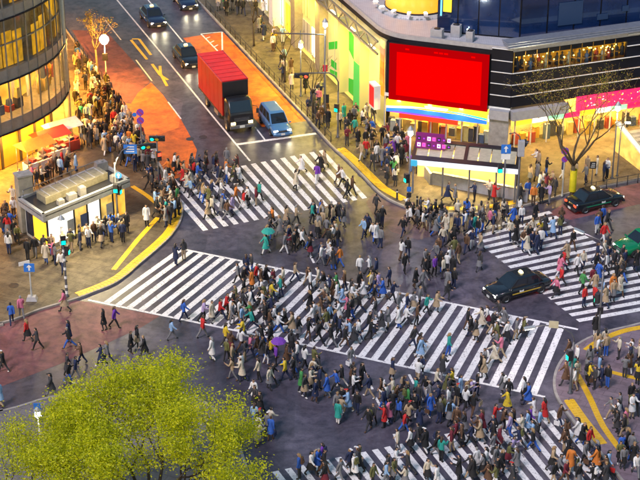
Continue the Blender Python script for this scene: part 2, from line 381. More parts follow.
lines("guide_dashes", [[(361.5, 365), (365, 373)], [(369, 381), (372.5, 389.5)], [(375.5, 397.5), (381, 407)], [(384.5, 415.5), (389, 424.5)], [(394, 434), (397, 442)]], 0.17, M_WHITE, "left row of white dashes below the diagonal crosswalk")
lines("guide_dashes", [[(409, 374.5), (414, 384)], [(417, 391), (422.5, 400)], [(425.5, 409), (431, 418)]], 0.17, M_WHITE, "right row of white dashes below the diagonal crosswalk")
lines("road_marking", [[(132, 39), (139, 39)], [(139, 39), (151, 55)], [(131, 40), (147, 59.5)], [(152, 64), (160, 75)], [(160, 75), (168, 80)], [(160, 66), (160.5, 74), (167, 86)]], 0.26, M_YELP, "yellow arrow markings in the lane left of the centre line")

def tactile(pts, w, label, z=0.137):
    mb = MB(); path = smooth_path(GP(pts), 3)
    strip(mb, path, w, z)
    # blister rows: small raised bars across the strip
    for i in range(len(path) - 1):
        a, b = path[i], path[i + 1]; d = (b - a); ln = d.length
        if ln < 1e-3: continue
        d.normalize(); n = Vector((-d.y, d.x, 0)); k = 0.0
        while k < ln:
            p = a + d * k
            for o in (-0.25, 0.25):
                q = p + n * o * w
                mb.box((q.x, q.y, z), (0.16, w * 0.36, 0.010 + 0.0017 * (len(mb.f) // 6 % 5)), math.atan2(d.y, d.x))
            k += 0.3
    return tag(mb.build("tactile_paving", M_TACT), label, kind="structure")
tactile([(78, 296), (97, 289), (118, 279), (138, 262), (158, 245), (171, 231), (178, 214), (177, 204)], 0.75, "thick yellow tactile strip along the left corner kerb")
tactile([(114, 271), (126, 256), (139, 240), (158, 219)], 0.4, "thin yellow tactile strip running up from the left corner")
tactile([(133, 188), (147, 197), (162, 208), (176, 206)], 0.4, "yellow tactile strip beside the crowd near the signal post")
tactile([(341, 150), (356, 163), (370, 177), (384, 190), (404, 201)], 0.75, "yellow tactile strip at the corner beside the lamp post")
tactile([(425, 208), (455, 210), (490, 208), (535, 199)], 0.6, "yellow tactile strip in front of the subway shelter")
tactile([(641, 329), (622, 333), (600, 342), (586, 352)], 0.5, "yellow tactile strip at the right edge below the right crosswalk")
tactile([(569, 402), (583, 422), (602, 446)], 0.7, "wide yellow tactile strip at the end of the bottom crosswalk")
tactile([(577, 376), (589, 398), (603, 428), (625, 458)], 0.4, "long thin yellow tactile strip on the lower right pavement")
tactile([(608, 373), (640, 381), (670, 388)], 0.4, "yellow tactile strip running off the right edge")
for u, v in ((14, 287), (190, 139), (203, 137)):
    p = G(u, v); mb = MB()
    z = 0.13 if u < 100 else 0.0
    mb.lathe((p.x, p.y, z), [(0.0, 0.006), (0.30, 0.006), (0.33, 0.003), (0.33, -0.02)], 20, 0, False)
    mb.lathe((p.x, p.y, z), [(0.36, -0.02), (0.36, 0.008), (0.33, 0.008), (0.33, -0.02)], 20, 0, False)
    tag(mb.build("manhole_cover", M_DARK), {14: "dark round manhole cover on the lower left pavement", 190: "dark manhole cover, left of two above the top crosswalk", 203: "dark manhole cover, right of two above the top crosswalk"}[u], "manhole cover")
# ================================================================== buildings
rng = random.Random(7)
M_BAND = mat("facade_band", (0.30, 0.29, 0.28), 0.45, 0.2, var=0.12, scale=1.5)
M_MULL = mat("mullion", (0.26, 0.27, 0.27), 0.4, 0.5)
M_GLASS = glassm("clear_glass", (0.92, 0.95, 0.93), 0.10)
M_BLUEGL = mat("blue_glass", (0.010, 0.030, 0.11), 0.08, 0.0, var=0.3, scale=0.25, spec=0.9, coat=0.6)
M_NAVY = mat("navy_panel", (0.006, 0.008, 0.018), 0.5, 0.0, spec=0.25, var=0.25, scale=0.6)
E_WARM = emit("lit_warm_wall", (1.0, 0.46, 0.05), 0.45, (0.35, 0.2, 0.05), 0.5, 1.1)
E_YEL = emit("lit_yellow_window", (1.0, 0.45, 0.01), 0.26, (0.3, 0.16, 0.02), 0.5, 1.7)
E_YEL2 = emit("lit_shop_glass", (1.0, 0.42, 0.01), 0.13, (0.25, 0.14, 0.02), 0.7, 0.8)
E_CEIL = emit("ceiling_light", (1.0, 0.78, 0.40), 1.8)
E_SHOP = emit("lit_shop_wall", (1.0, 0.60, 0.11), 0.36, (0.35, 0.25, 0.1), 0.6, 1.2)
E_WHITE = emit("lit_white_panel", (1.0, 0.95, 0.80), 0.55, (0.8, 0.8, 0.75))
E_RED = emit("screen_red", (1.0, 0.0, 0.0), 0.40, (0.01, 0, 0))
E_RED2 = emit("screen_dark_red", (1.0, 0.0, 0.004), 0.20, (0.01, 0, 0))
for m_ in (E_RED, E_RED2):
    m_.node_tree.nodes["Principled BSDF"].inputs["Specular IOR Level"].default_value = 0.0; m_.node_tree.nodes["Principled BSDF"].inputs["Roughness"].default_value = 1.0
E_ORANGE = emit("drum_orange", (1.0, 0.36, 0.015), 0.42, (0.8, 0.4, 0.05), 0.25, 0.35)
E_CYAN = emit("spot_cyan_white", (0.75, 1.0, 1.0), 5.0)
E_GREEN = emit("graphic_green", (0.0, 0.55, 0.03), 0.16, (0.0, 0.22, 0.02))
E_WGR = emit("graphic_white", (1.0, 0.90, 0.50), 0.07, (0.45, 0.42, 0.2), 0.5, 0.35)
E_PINK = emit("sign_pink", (1.0, 0.01, 0.10), 0.45, (0.7, 0.02, 0.12), 0.3, 5.0)
E_BLUE = emit("sign_blue", (0.02, 0.16, 0.75), 0.45)
E_YSIGN = emit("sign_yellow", (1.0, 0.62, 0.03), 0.5)
E_MAG = emit("sign_magenta", (0.40, 0.01, 0.22), 0.07, (0.12, 0.01, 0.10))
def v2(p): return Vector((p[0], p[1], 0))

# ---------------------------------------------------------------- curved glass building on the left
LB = tag(empty("glass_building"), "curved glass building at the upper left with yellow lit floors and grey bands", "building")
base = GP([(-75, 214), (-40, 200), (0, 182), (26, 171), (46, 160), (60, 149), (67.5, 138), (70, 126)])
base += [base[-1] + (-ROAD) * 5, base[-1] + (-ROAD) * 30]
sp = smooth_path(base, 8)
# resample in bays
def resample(path, step):
    out = [path[0]]; acc = 0.0
    for i in range(len(path) - 1):
        a, b = path[i], path[i + 1]; ln = (b - a).length; pos = step - acc
        while pos <= ln:
            out.append(a.lerp(b, pos / ln)); pos += step
        acc = (acc + ln) % step
    return out
bays = resample(sp, 1.15)
def inner(path, d):
    out = []
    for i, p in enumerate(path):
        t = (path[min(i + 1, len(path) - 1)] - path[max(i - 1, 0)]).normalized()
        out.append(p + Vector((-t.y, t.x, 0)) * d)
    return out
inn = inner(bays, 2.6); inn2 = inner(bays, 0.9); out1 = inner(bays, -0.16)
def loop_poly(a, b): return [(p.x, p.y) for p in a] + [(p.x, p.y) for p in reversed(b)]
core = [(p.x, p.y) for p in inn] + [(-60, 45), (-60, 5)]
mb = MB(); mb.prism(core, 0.1, 18.3); mb.build("core_wall", M_CONC, LB)
mb = MB(); mb.prism([(p.x, p.y) for p in out1] + [(-60, 45), (-60, 5)], 18.3, 18.9); mb.build("roof", M_CONC, LB)
def band(name, z0, z1, path, other, m):
    mb = MB()
    for i in range(len(path) - 1):
        a, b, c, d = path[i], path[i + 1], other[i + 1], other[i]
        mb.hexa([(a.x, a.y, z0), (b.x, b.y, z0), (c.x, c.y, z0), (d.x, d.y, z0), (a.x, a.y, z1), (b.x, b.y, z1), (c.x, c.y, z1), (d.x, d.y, z1)])
    return mb.build(name, m, LB)
for z0, z1 in ((4.0, 5.0), (8.3, 9.2), (13.4, 14.2), (17.8, 18.29)):
    band("floor_slab", z0 + 0.02, z1 - 0.02, inn2, inn, M_CONC)
    for i in range(len(bays) - 1):                    # one grey spandrel panel per bay
        a, b, c, d = out1[i], out1[i + 1], inn2[i + 1], inn2[i]
        e = (b - a) * 0.02
        mb = MB(); mb.hexa([(a.x + e.x, a.y + e.y, z0), (b.x - e.x, b.y - e.y, z0), (c.x, c.y, z0), (d.x, d.y, z0), (a.x + e.x, a.y + e.y, z1), (b.x - e.x, b.y - e.y, z1), (c.x, c.y, z1), (d.x, d.y, z1)])
        mb.build("spandrel_panel", M_BAND, LB)
    q = inner(bays, -0.26)
    band("cornice", z0 - 0.12, z0 - 0.003, q, inn2, M_NAVY)
for i in range(0, len(bays), 1):
    p = out1[i]; t = (bays[min(i + 1, len(bays) - 1)] - bays[max(i - 1, 0)]); az = math.atan2(t.y, t.x)
    mb = MB(); mb.box((p.x, p.y, 3.9), (0.09, 0.10, 14.3), az); mb.build("mullion", M_MULL, LB)
gpath = inner(bays, 0.06)
for (z0, z1, rows) in ((5.0, 8.18, 1), (9.2, 13.28, 2), (14.2, 17.68, 2)):
    for i in range(len(bays) - 1):
        for r_ in range(rows):
            a, b = gpath[i], gpath[i + 1]; h = (z1 - z0) / rows
            e = (b - a) * 0.04
            mb = MB(); mb.wall(a + e, b - e, z0 + h * r_ + 0.03, z0 + h * (r_ + 1) - 0.03, 0.03); mb.build("window_pane", M_GLASS, LB)
    if rows == 2: band("transom", (z0 + z1) / 2 - 0.05, (z0 + z1) / 2 + 0.05, inner(bays, -0.02), inner(bays, 0.14), M_MULL)
# lit interiors: blinds on the upper floors, a shop on the second floor
blind = inner(bays, 0.30)
for i in range(len(bays) - 1):
    a, b = blind[i], blind[i + 1]; e = (b - a) * 0.05
    hh = 2.6 + 0.3 * math.sin(i * 1.7)
    if (bays[i] - G(60, 149)).length > 0.9 and rng.random() < 0.94:
        mb = MB(); mb.wall(a + e, b - e, 9.25, 9.25 + hh, 0.03); mb.build("lit_blind", E_YEL, LB)
    if rng.random() < 0.5:
        mb = MB(); mb.wall(a + e, b - e, 14.3, 14.3 + 1.6, 0.03); mb.build("lit_blind", E_YEL, LB)
mb = MB()
for i in range(len(bays) - 1): mb.wall(inn[i] - (inn[i] - bays[i]) * 0.05, inn[i + 1] - (inn[i + 1] - bays[i + 1]) * 0.05, 5.0, 8.28, 0.05)
mb.build("shop_back_wall", E_WARM, LB)
cols = [mat("stock_%d" % k, c, 0.6) for k, c in enumerate([(0.6, 0.35, 0.05), (0.05, 0.05, 0.08), (0.5, 0.5, 0.48), (0.45, 0.06, 0.04), (0.08, 0.12, 0.25), (0.65, 0.5, 0.2)])]
mid = inner(bays, 1.3)
for i in range(0, len(bays) - 1):
    a = mid[i]; t = bays[i + 1] - bays[i]; az = math.atan2(t.y, t.x)
    k = rng.random()
    mb = MB()
    if k < 0.55:                                      # clothes rail / display block with goods
        hh = rng.uniform(1.0, 2.2)
        mb.box((a.x, a.y, 5.0), (0.7, 0.5, hh * 0.5), az, 0); mb.box((a.x, a.y, 5.0 + hh * 0.5), (0.5, 0.35, hh * 0.5), az, 1, 0.8)
        mb.build("display_stand", [cols[rng.randrange(6)], cols[rng.randrange(6)]], LB)
    elif k < 0.85:
        mb.tube([(a.x, a.y, 5.0), (a.x, a.y, 5.8), (a.x, a.y, 6.3), (a.x, a.y, 6.45), (a.x, a.y, 6.7)], [0.14, 0.17, 0.2, 0.07, 0.11], 8)
        mb.build("mannequin", cols[rng.randrange(6)], LB)
    if i % 2 == 0:
        q = inner(bays, 1.0)[i]
        mb = MB(); mb.box((q.x, q.y, 8.12), (0.5, 1.2, 0.06), az); mb.build("ceiling_light", E_CEIL, LB)
        if i % 4 == 0: lamp(LB, (q.x, q.y, 8.0), 110, (1.0, 0.45, 0.08), 0.5, 'AREA')
        if i % 2 == 0:
            mb = MB(); mb.wall(inner(bays, 1.9)[i], inner(bays, 1.9)[i] + t * 0.35, 5.0, 8.0, 0.05); mb.build("hanging_banner", M_WHITEP, LB)
# ground floor: recessed yellow glass wall between posts
gf = inner(bays, 1.5)
for i in range(0, len(bays) - 2, 2):
    a, b = gf[i], gf[i + 2]; e = (b - a) * 0.03
    mb = MB(); mb.wall(a + e, b - e, 0.2, 3.8, 0.05); mb.build("lit_shop_window", E_YEL2, LB)
    mb = MB(); mb.wall(a - e * 2 + (gf[i] - bays[i]) * -0.06, a + e * 2 + (gf[i] - bays[i]) * -0.06, 0.13, 3.86, 0.12); mb.build("shop_post", M_DARK, LB)
cor = bays[min(range(len(bays)), key=lambda k: (bays[k] - G(69, 134)).length)]
mb = MB(); mb.tube([(cor.x, cor.y, 0.13), (cor.x, cor.y, 17.7)], 0.30, 14); mb.build("corner_column", mat("pale_column", (0.5, 0.5, 0.42), 0.4), LB)
for i in range(2, len(bays) - 1, 3):  # soffit lights added to spill warm light onto the pavement
    q = inner(bays, 0.7)[i]
    mb = MB(); mb.lathe((q.x, q.y, 3.86), [(0.0, 0.0), (0.2, 0.0), (0.2, 0.06)], 10); mb.build("added_soffit_light", E_CEIL, LB)
    if -34 < q.x: lamp(LB, (q.x, q.y, 3.8), 620, (1.0, 0.42, 0.05), 0.25, 'AREA', (0, 0, 0))

# ---------------------------------------------------------------- building with the red screen
BB = tag(empty("screen_building"), "corner building with huge red screen, dark blue upper floors and yellow lit shops", "building")
C1, C2, C3 = G(384, 133), G(508, 150), G(700, 120)
C0 = C1 - ROAD * 46
D2 = (C2 - C1).normalized(); N2 = Vector((D2.y, -D2.x, 0))     # outwards, to the viewer
D3 = (C3 - C2).normalized(); N3 = Vector((D3.y, -D3.x, 0))
C3 = C2 + D3 * 40
NL = Vector((-NRM.x, -NRM.y, 0))                               # outwards on the street side
def f2(u):                                                     # distance along the screen front at picture column u
    return (u - 384) / (508 - 384) * (C2 - C1).length
def f3(u): return (u - 508) / (640 - 508) * 11.6
zt = HT(C1, 41); zb = HT(C1, 97)
ROOF = zt + 0.35
TOPZ = 19.0
# solid core (set back) and podium roof
inset = 1.6
core = [C0 - NL * 2.4, C1 - NL * 2.4 - N2 * 2.0, C2 - N2 * 2.0 - N3 * 2.2, C3 - N3 * 3.5, C3 + Vector((-6, 30, 0)), C0 + Vector((20, 12, 0))]
mb = MB(); mb.prism([(p.x, p.y) for p in core], 0.1, ROOF - 0.45); mb.build("core_wall", M_CONC, BB)
edge = [C0, C1 - D2 * 0 - ROAD * 2.2]
arc = []
pA, pB, pC = C1 - ROAD * 2.2, C1, C1 + D2 * 2.2
for k in range(9):
    t = k / 8; arc.append(pA.lerp(pB, t).lerp(pB.lerp(pC, t), t))
redge = [C0] + arc + [C2, C3, C3 + Vector((-6, 30, 0)), C0 + Vector((20, 12, 0))]
M_TILE = mat("pale_tile", (0.50, 0.50, 0.52), 0.35, var=0.08, scale=1.2)
nt = M_TILE.node_tree; bk = nt.nodes.new("ShaderNodeTexBrick"); bk.inputs["Scale"].default_value = 1.4
bk.inputs["Color1"].default_value = (0.50, 0.50, 0.53, 1); bk.inputs["Color2"].default_value = (0.44, 0.44, 0.48, 1); bk.inputs["Mortar"].default_value = (0.2, 0.2, 0.22, 1); bk.inputs["Mortar Size"].default_value = 0.012
nt.links.new(nt.nodes["Texture Coordinate"].outputs["Object"], bk.inputs["Vector"]); nt.links.new(bk.outputs["Color"], nt.nodes["Principled BSDF"].inputs["Base Color"])
mb = MB(); mb.prism([(p.x, p.y) for p in redge], ROOF - 0.42, ROOF, 1, 0); mb.build("podium_roof", [M_TILE, M_NAVY], BB)
mb = MB()
par = [C0] + arc + [C2, C3]
for i in range(len(par) - 1):
    mb.wall(par[i] + (par[i + 1] - par[i]) * 0, par[i + 1], ROOF + 0.003, ROOF + 0.38, 0.18)
mb.build("parapet", M_GREYP, BB)
# rounded corner tower with the orange drum sign
dc = G(419, 18, ROOF) + Vector((0, 2.95, 0))
mb = MB(); mb.lathe((dc.x, dc.y, ROOF), [(3.5, 0.0), (3.5, 0.12), (2.75, 0.16), (2.75, 0.2)], 40); mb.build("drum_ledge", M_TILE, BB)
mb = MB(); mb.lathe((dc.x, dc.y, ROOF), [(2.78, 0.2), (2.78, 9.5)], 40); mb.build("drum_sign", E_ORANGE, BB)
mb = MB(); mb.lathe((dc.x, dc.y, ROOF), [(0, 9.5), (2.85, 9.5), (2.85, 9.9), (0, 9.9)], 40); mb.build("drum_cap", M_GREYP, BB)
mb = MB(); mb.lathe((dc.x, dc.y, ROOF), [(2.86, 0.16), (2.86, 0.32)], 40); mb.build("drum_rim", M_DARK, BB)
for k in range(9):
    a = R(190 + k * 22); q = dc + Vector((math.cos(a), math.sin(a), 0)) * 3.75; q2 = dc + Vector((math.cos(a), math.sin(a), 0)) * 3.0
    sp_ = MB(); sp_.tube([(q2.x, q2.y, ROOF + 0.1), (q.x, q.y, ROOF + 0.55)], 0.04, 6, 0); sp_.box((q.x, q.y, ROOF + 0.5), (0.42, 0.3, 0.2), a, 0)
    hd = sp_.build("spotlight", M_WHITEP, BB)
    m2 = MB(); m2.box((q.x - 0.05 * math.cos(a), q.y - 0.05 * math.sin(a), ROOF + 0.705), (0.36, 0.26, 0.03), a); m2.build("spotlight_lens", E_CYAN, hd)
# set back dark blue tower
T1 = C1 - ROAD * 0 + D2 * f2(452) * 0.62 - N2 * 2.6
T2 = C2 - N2 * 2.4 - N3 * 1.0 + D2 * 0.4
T3 = C3 - N3 * 1.4
tw = [T1, T2, T3, C3 + Vector((-6, 29, 0)), T1 + Vector((3, 18, 0))]
mb = MB(); mb.prism([(p.x, p.y) for p in tw], ROOF + 0.004, TOPZ); mb.build("tower_core", M_NAVY, BB)
mb = MB(); mb.prism([(p.x, p.y) for p in [C0 - NL * 2.2, C1 - ROAD * 9 - NL * 2.2, T1 + Vector((2, 8, 0)), C0 + Vector((18, 9, 0))]], ROOF + 0.004, TOPZ - 2); mb.build("rear_wing", M_GREYP, BB)
def curtain(a, b, nrm, z0, z1, step, rowh, m, off=0.04):
    L = (b - a).length; n = max(1, int(L / step)); d = (b - a) / n; rws = max(1, int((z1 - z0) / rowh)); h = (z1 - z0) / rws
    for i in range(n):
        for r_ in range(rws):
            p = a + d * i + nrm * off; q = a + d * (i + 1) + nrm * off; e = d * 0.03
            mb = MB(); mb.wall(p + e, q - e, z0 + h * r_ + 0.04, z0 + h * (r_ + 1) - 0.04, 0.03); mb.build("glass_panel", m, BB)
curtain(T1, T2, N2, ROOF + 0.1, TOPZ - 0.2, 1.6, 3.2, M_BLUEGL)
DT = (T3 - T2).normalized(); NT = Vector((DT.y, -DT.x, 0))
curtain(T2, T2 + DT * 22, NT, ROOF + 0.1, TOPZ - 0.2, 2.4, 3.2, M_BLUEGL)
E_BLW = emit("blue_window", (0.15, 0.55, 0.9), 0.35)
for k, (dd, z, w, h, m) in enumerate(((0.5, 1.9, 0.7, 1.2, E_YSIGN), (0.25, 1.5, 0.15, 2.2, E_BLW), (2.6, 0.5, 0.12, 0.12, E_CYAN))):
    a = T1 + D2 * dd + N2 * 0.12; mb = MB(); mb.wall(a, a + D2 * w, ROOF + z, ROOF + z + h, 0.04); mb.build("lit_sign", m, BB)
for dd, z, w, h in ((3.4, 0.8, 2.2, 2.0), (7.0, 0.9, 1.0, 0.5), (11.0, 0.6, 1.5, 0.4), (9.3, 1.4, 0.6, 0.5)):
    a = T2 + DT * dd + NT * 0.12; mb = MB(); mb.wall(a, a + DT * w, ROOF + z, ROOF + z + h, 0.03); mb.build("lit_pane", emit("dim_blue_window", (0.10, 0.22, 0.5), 0.02, (0.012, 0.03, 0.08)), BB)
for k, (u, v) in enumerate(((437, 39), (456, 36), (470, 41))):
    p = G(u, v, ROOF)
    ac = MB(); ac.box((p.x, p.y, ROOF + 0.004), (1.0 - 0.2 * k, 0.7, 0.9 + 0.1 * (k == 1)), math.atan2(D2.y, D2.x)); o = ac.build("air_unit", M_GREYP, BB, 0.03)
    f = MB(); f.lathe((p.x, p.y, ROOF + 0.91 + 0.1 * (k == 1)), [(0.28, 0), (0.28, 0.03), (0.05, 0.03), (0, 0.04)], 12); f.build("fan_grille", M_DARK, o)
# stacked silver ledges along the right hand front
for k in range(3):
    off = 0.55 - 0.17 * k; z = ROOF + 0.40 + 0.13 * k
    mb = MB()
    a, b = C2 + N3 * (off - 0.3) - D3 * 0.5, C3 + N3 * (off - 0.3)
    mb.hexa([tuple(p) for p in ((a.x, a.y, z), (b.x, b.y, z), (b.x - N3.x * 1.1, b.y - N3.y * 1.1, z), (a.x - N3.x * 1.1, a.y - N3.y * 1.1, z), (a.x, a.y, z + 0.1), (b.x, b.y, z + 0.1), (b.x - N3.x * 1.1, b.y - N3.y * 1.1, z + 0.1), (a.x - N3.x * 1.1, a.y - N3.y * 1.1, z + 0.1))])
    mb.build("ledge", mat("silver_ledge", (0.42, 0.45, 0.52), 0.3, 0.6), BB)
# --- screen front
a2 = math.atan2(D2.y, D2.x)
s0, s1 = C1 + D2 * f2(389), C1 + D2 * f2(486.5)
mb = MB(); mb.wall(C1 + D2 * 0.05 - N2 * 0.05, C2 - N2 * 0.05, 3.75, ROOF - 0.43, 1.9); mb.build("front_wall", M_NAVY, BB)
scr = MB(); scr.wall(s0 + N2 * 0.30, s1 + N2 * 0.30, zb, zt, 0.33)
scr = scr.build("led_screen", mat("screen_case", (0.03, 0.005, 0.005), 0.5), BB)
for (ia, ib, ja, jb) in ((0.0, 1.0, 0.0, 0.09), (0.0, 1.0, 0.86, 1.0), (0.0, 0.075, 0.09, 0.86), (0.93, 1.0, 0.09, 0.86)):
    mb = MB(); mb.wall(s0.lerp(s1, ia) + N2 * 0.315, s0.lerp(s1, ib) + N2 * 0.315, zb + (zt - zb) * ja, zb + (zt - zb) * jb, 0.012); mb.build("display_border", E_RED2, scr)
mb = MB(); mb.wall(s0.lerp(s1, 0.075) + N2 * 0.312, s0.lerp(s1, 0.93) + N2 * 0.312, zb + (zt - zb) * 0.09, zb + (zt - zb) * 0.86, 0.010); mb.build("display", E_RED, scr)
for t in (0.16, 0.45, 0.50, 0.55, 0.82):
    mb = MB(); p = s0.lerp(s1, t) + N2 * 0.33; mb.wall(p, p + D2 * 0.35, zb + (zt - zb) * 0.91, zb + (zt - zb) * 0.94, 0.006); mb.build("screen_mark", E_RED, scr)
# red to orange pillar at the corner and small boxed sign
for k in range(8):
    t = k / 8; m = emit("pillar_grad_%d" % k, (1.0, 0.10 + 0.35 * abs(t - 0.35) ** 0.8 + 0.45 * (t > 0.8), 0.02 + 0.5 * max(0, t - 0.55)), 0.34)
    mb = MB(); z0 = zb + (ROOF - 0.45 - zb) * t; z1 = zb + (ROOF - 0.45 - zb) * (t + 0.125)
    p = C1 - ROAD * 0.12
    mb.wall(p - ROAD * 0.85 + NL * 0.1, p + NL * 0.1, z0 + 0.003, z1 - 0.003, 0.08); mb.build("pillar_panel", m, BB)
q = C1 - ROAD * 0.1 + NL * 0.15
sb = MB(); sb.wall(q - ROAD * 1.25 + NL * 0.75, q + NL * 0.75, 2.2, 4.35, 0.55); sb = sb.build("boxed_sign", M_WHITEP, BB)
mb = MB(); mb.wall(q - ROAD * 1.12 + NL * 0.775, q - ROAD * 0.1 + NL * 0.775, 2.4, 4.2, 0.02); mb.build("sign_face", emit("deep_red_sign", (0.75, 0.01, 0.015), 0.35), sb)
# rainbow sign under the screen
rz0, rz1 = zb - 1.12, zb - 0.02
RA, RB = C1 + D2 * f2(387), C1 + D2 * f2(487)
mb = MB(); mb.wall(RA + N2 * 0.35, RB + N2 * 0.35, rz0, rz1, 0.3); sg = mb.build("rainbow_sign", E_YSIGN, BB)
def on_sign(pts, m, off, name):
    mb = MB(); mb.poly([tuple(RA.lerp(RB, t) + N2 * off + Vector((0, 0, rz0 + (rz1 - rz0) * h))) for t, h in pts]); mb.build(name, m, sg)
on_sign([(0.0, 0.0), (1.0, 0.0), (1.0, 0.28), (0.75, 0.50), (0.25, 0.50), (0.0, 0.30)], E_BLUE, 0.356, "sign_band")
on_sign([(0.0, 0.32), (0.25, 0.53), (0.5, 0.72), (0.25, 0.68), (0.0, 0.48)], emit("sign_pale", (0.55, 0.75, 0.8), 0.4), 0.358, "sign_band")
on_sign([(1.0, 0.32), (1.0, 0.48), (0.75, 0.68), (0.5, 0.72), (0.75, 0.53)], emit("sign_teal", (0.05, 0.45, 0.45), 0.4), 0.358, "sign_band")
on_sign([(0.40, 0.62), (0.60, 0.62), (0.62, 0.86), (0.38, 0.86)], E_WHITE, 0.360, "sign_badge")
on_sign([(0.0, 0.0), (0.62, 0.0), (0.55, 0.16), (0.1, 0.14)], emit("sign_violet", (0.16, 0.05, 0.55), 0.4), 0.360, "sign_band")
# shop front under the screen
mb = MB(); mb.wall(C1 - N2 * 1.6, C2 - N2 * 1.6, 0.13, 3.7, 0.1); mb.build("shop_back_wall", E_SHOP, BB)
mb = MB(); mb.wall(C1, C2, 3.45, 3.73, 1.5); mb.build("shop_fascia", M_WHITEP, BB)
nb = 8
for i in range(nb):
    a, b = C1.lerp(C2, i / nb), C1.lerp(C2, (i + 1) / nb); e = (b - a) * 0.04
    mb = MB(); mb.wall(a + e - N2 * 0.1, b - e - N2 * 0.1, 0.2, 3.4, 0.04); mb.build("shop_window", M_GLASS, BB)
    mb = MB(); mb.wall(a - e - N2 * 0.08, a + e - N2 * 0.08, 0.13, 3.44, 0.12); mb.build("shop_post", M_GREYP, BB)
    for k in range(3):
        p = a.lerp(b, 0.2 + 0.3 * k) - N2 * rng.uniform(0.5, 1.3); mb = MB()
        mb.box((p.x, p.y, 0.13), (0.5, 0.4, rng.uniform(0.6, 1.4)), a2); mb.build("display_shelf", cols[rng.randrange(6)], BB)
    c = [E_PINK, E_YSIGN, E_WHITE, emit("sign_green", (0.1, 0.6, 0.15), 0.4), E_YSIGN, E_PINK, E_WHITE, E_YSIGN][i]
    mb = MB(); p = a.lerp(b, 0.15) + N2 * 0.02; mb.wall(p, a.lerp(b, 0.85) + N2 * 0.02, 2.3 + 0.35 * (i % 3), 2.9 + 0.35 * (i % 3), 0.05); mb.build("shop_sign", c, BB)
mb = MB(); mb.wall(C1.lerp(C2, 0.13) + N2 * 0.36, C1.lerp(C2, 0.60) + N2 * 0.36, rz0 - 0.42, rz0 - 0.02, 0.25); mb.build("red_awning", emit("awning_red", (0.9, 0.03, 0.01), 0.4), BB)
for i in range(4):
    p = C1.lerp(C2, (i + 0.5) / 4) - N2 * 0.8; lamp(BB, (p.x, p.y, 3.35), 170, (1.0, 0.60, 0.14), 0.4, 'AREA')
    p = C1.lerp(C2, (i + 0.5) / 4) + N2 * 0.35
    lamp(BB, (p.x, p.y, 3.3), 200, (1.0, 0.64, 0.13), 0.3, 'AREA', (R(-28), 0, a2))
# stone pier and dark panels right of the screen
for j in range(5):
    z = 3.85 + j * 1.02
    mb = MB(); p = C1 + D2 * f2(488)
    mb.wall(p + N2 * 0.06, C2 + N2 * 0.06, z, z + 0.93, 0.1); mb.build("dark_panel", M_NAVY, BB)
    mb = MB(); mb.wall(p + N2 * 0.12, C2 + N2 * 0.12, z + 0.935, z + 0.985, 0.1); mb.build("pale_rail", M_WHITEP, BB)
    if j < 3:
        mb = MB(); mb.wall(C2 + N3 * 0.06, C2 + D3 * 24 + N3 * 0.06, z, z + 0.93, 0.1); mb.build("dark_panel", M_NAVY, BB)
    mb = MB(); mb.wall(C2 + N3 * 0.12 + D3 * (f3(628) if j >= 3 else 0), C2 + D3 * 24 + N3 * 0.12, z + 0.935, z + 0.985, 0.1); mb.build("pale_rail", M_WHITEP, BB)
p = C1 + D2 * f2(489)
mb = MB(); mb.wall(p + N2 * 0.3, C2 + N2 * 0.3, 0.13, 3.4, 0.9); mb.build("stone_pier", M_CONC, BB)
mb = MB(); mb.wall(p + N2 * 0.55, C2 + N2 * 0.55, 2.8, 3.6, 1.2); mb.build("canopy", M_GREYP, BB)
mb = MB(); mb.wall(C2 + N3 * 0.55, C2 + D3 * 5.2 + N3 * 0.55, 2.8, 3.6, 1.2); mb.build("canopy", M_GREYP, BB)
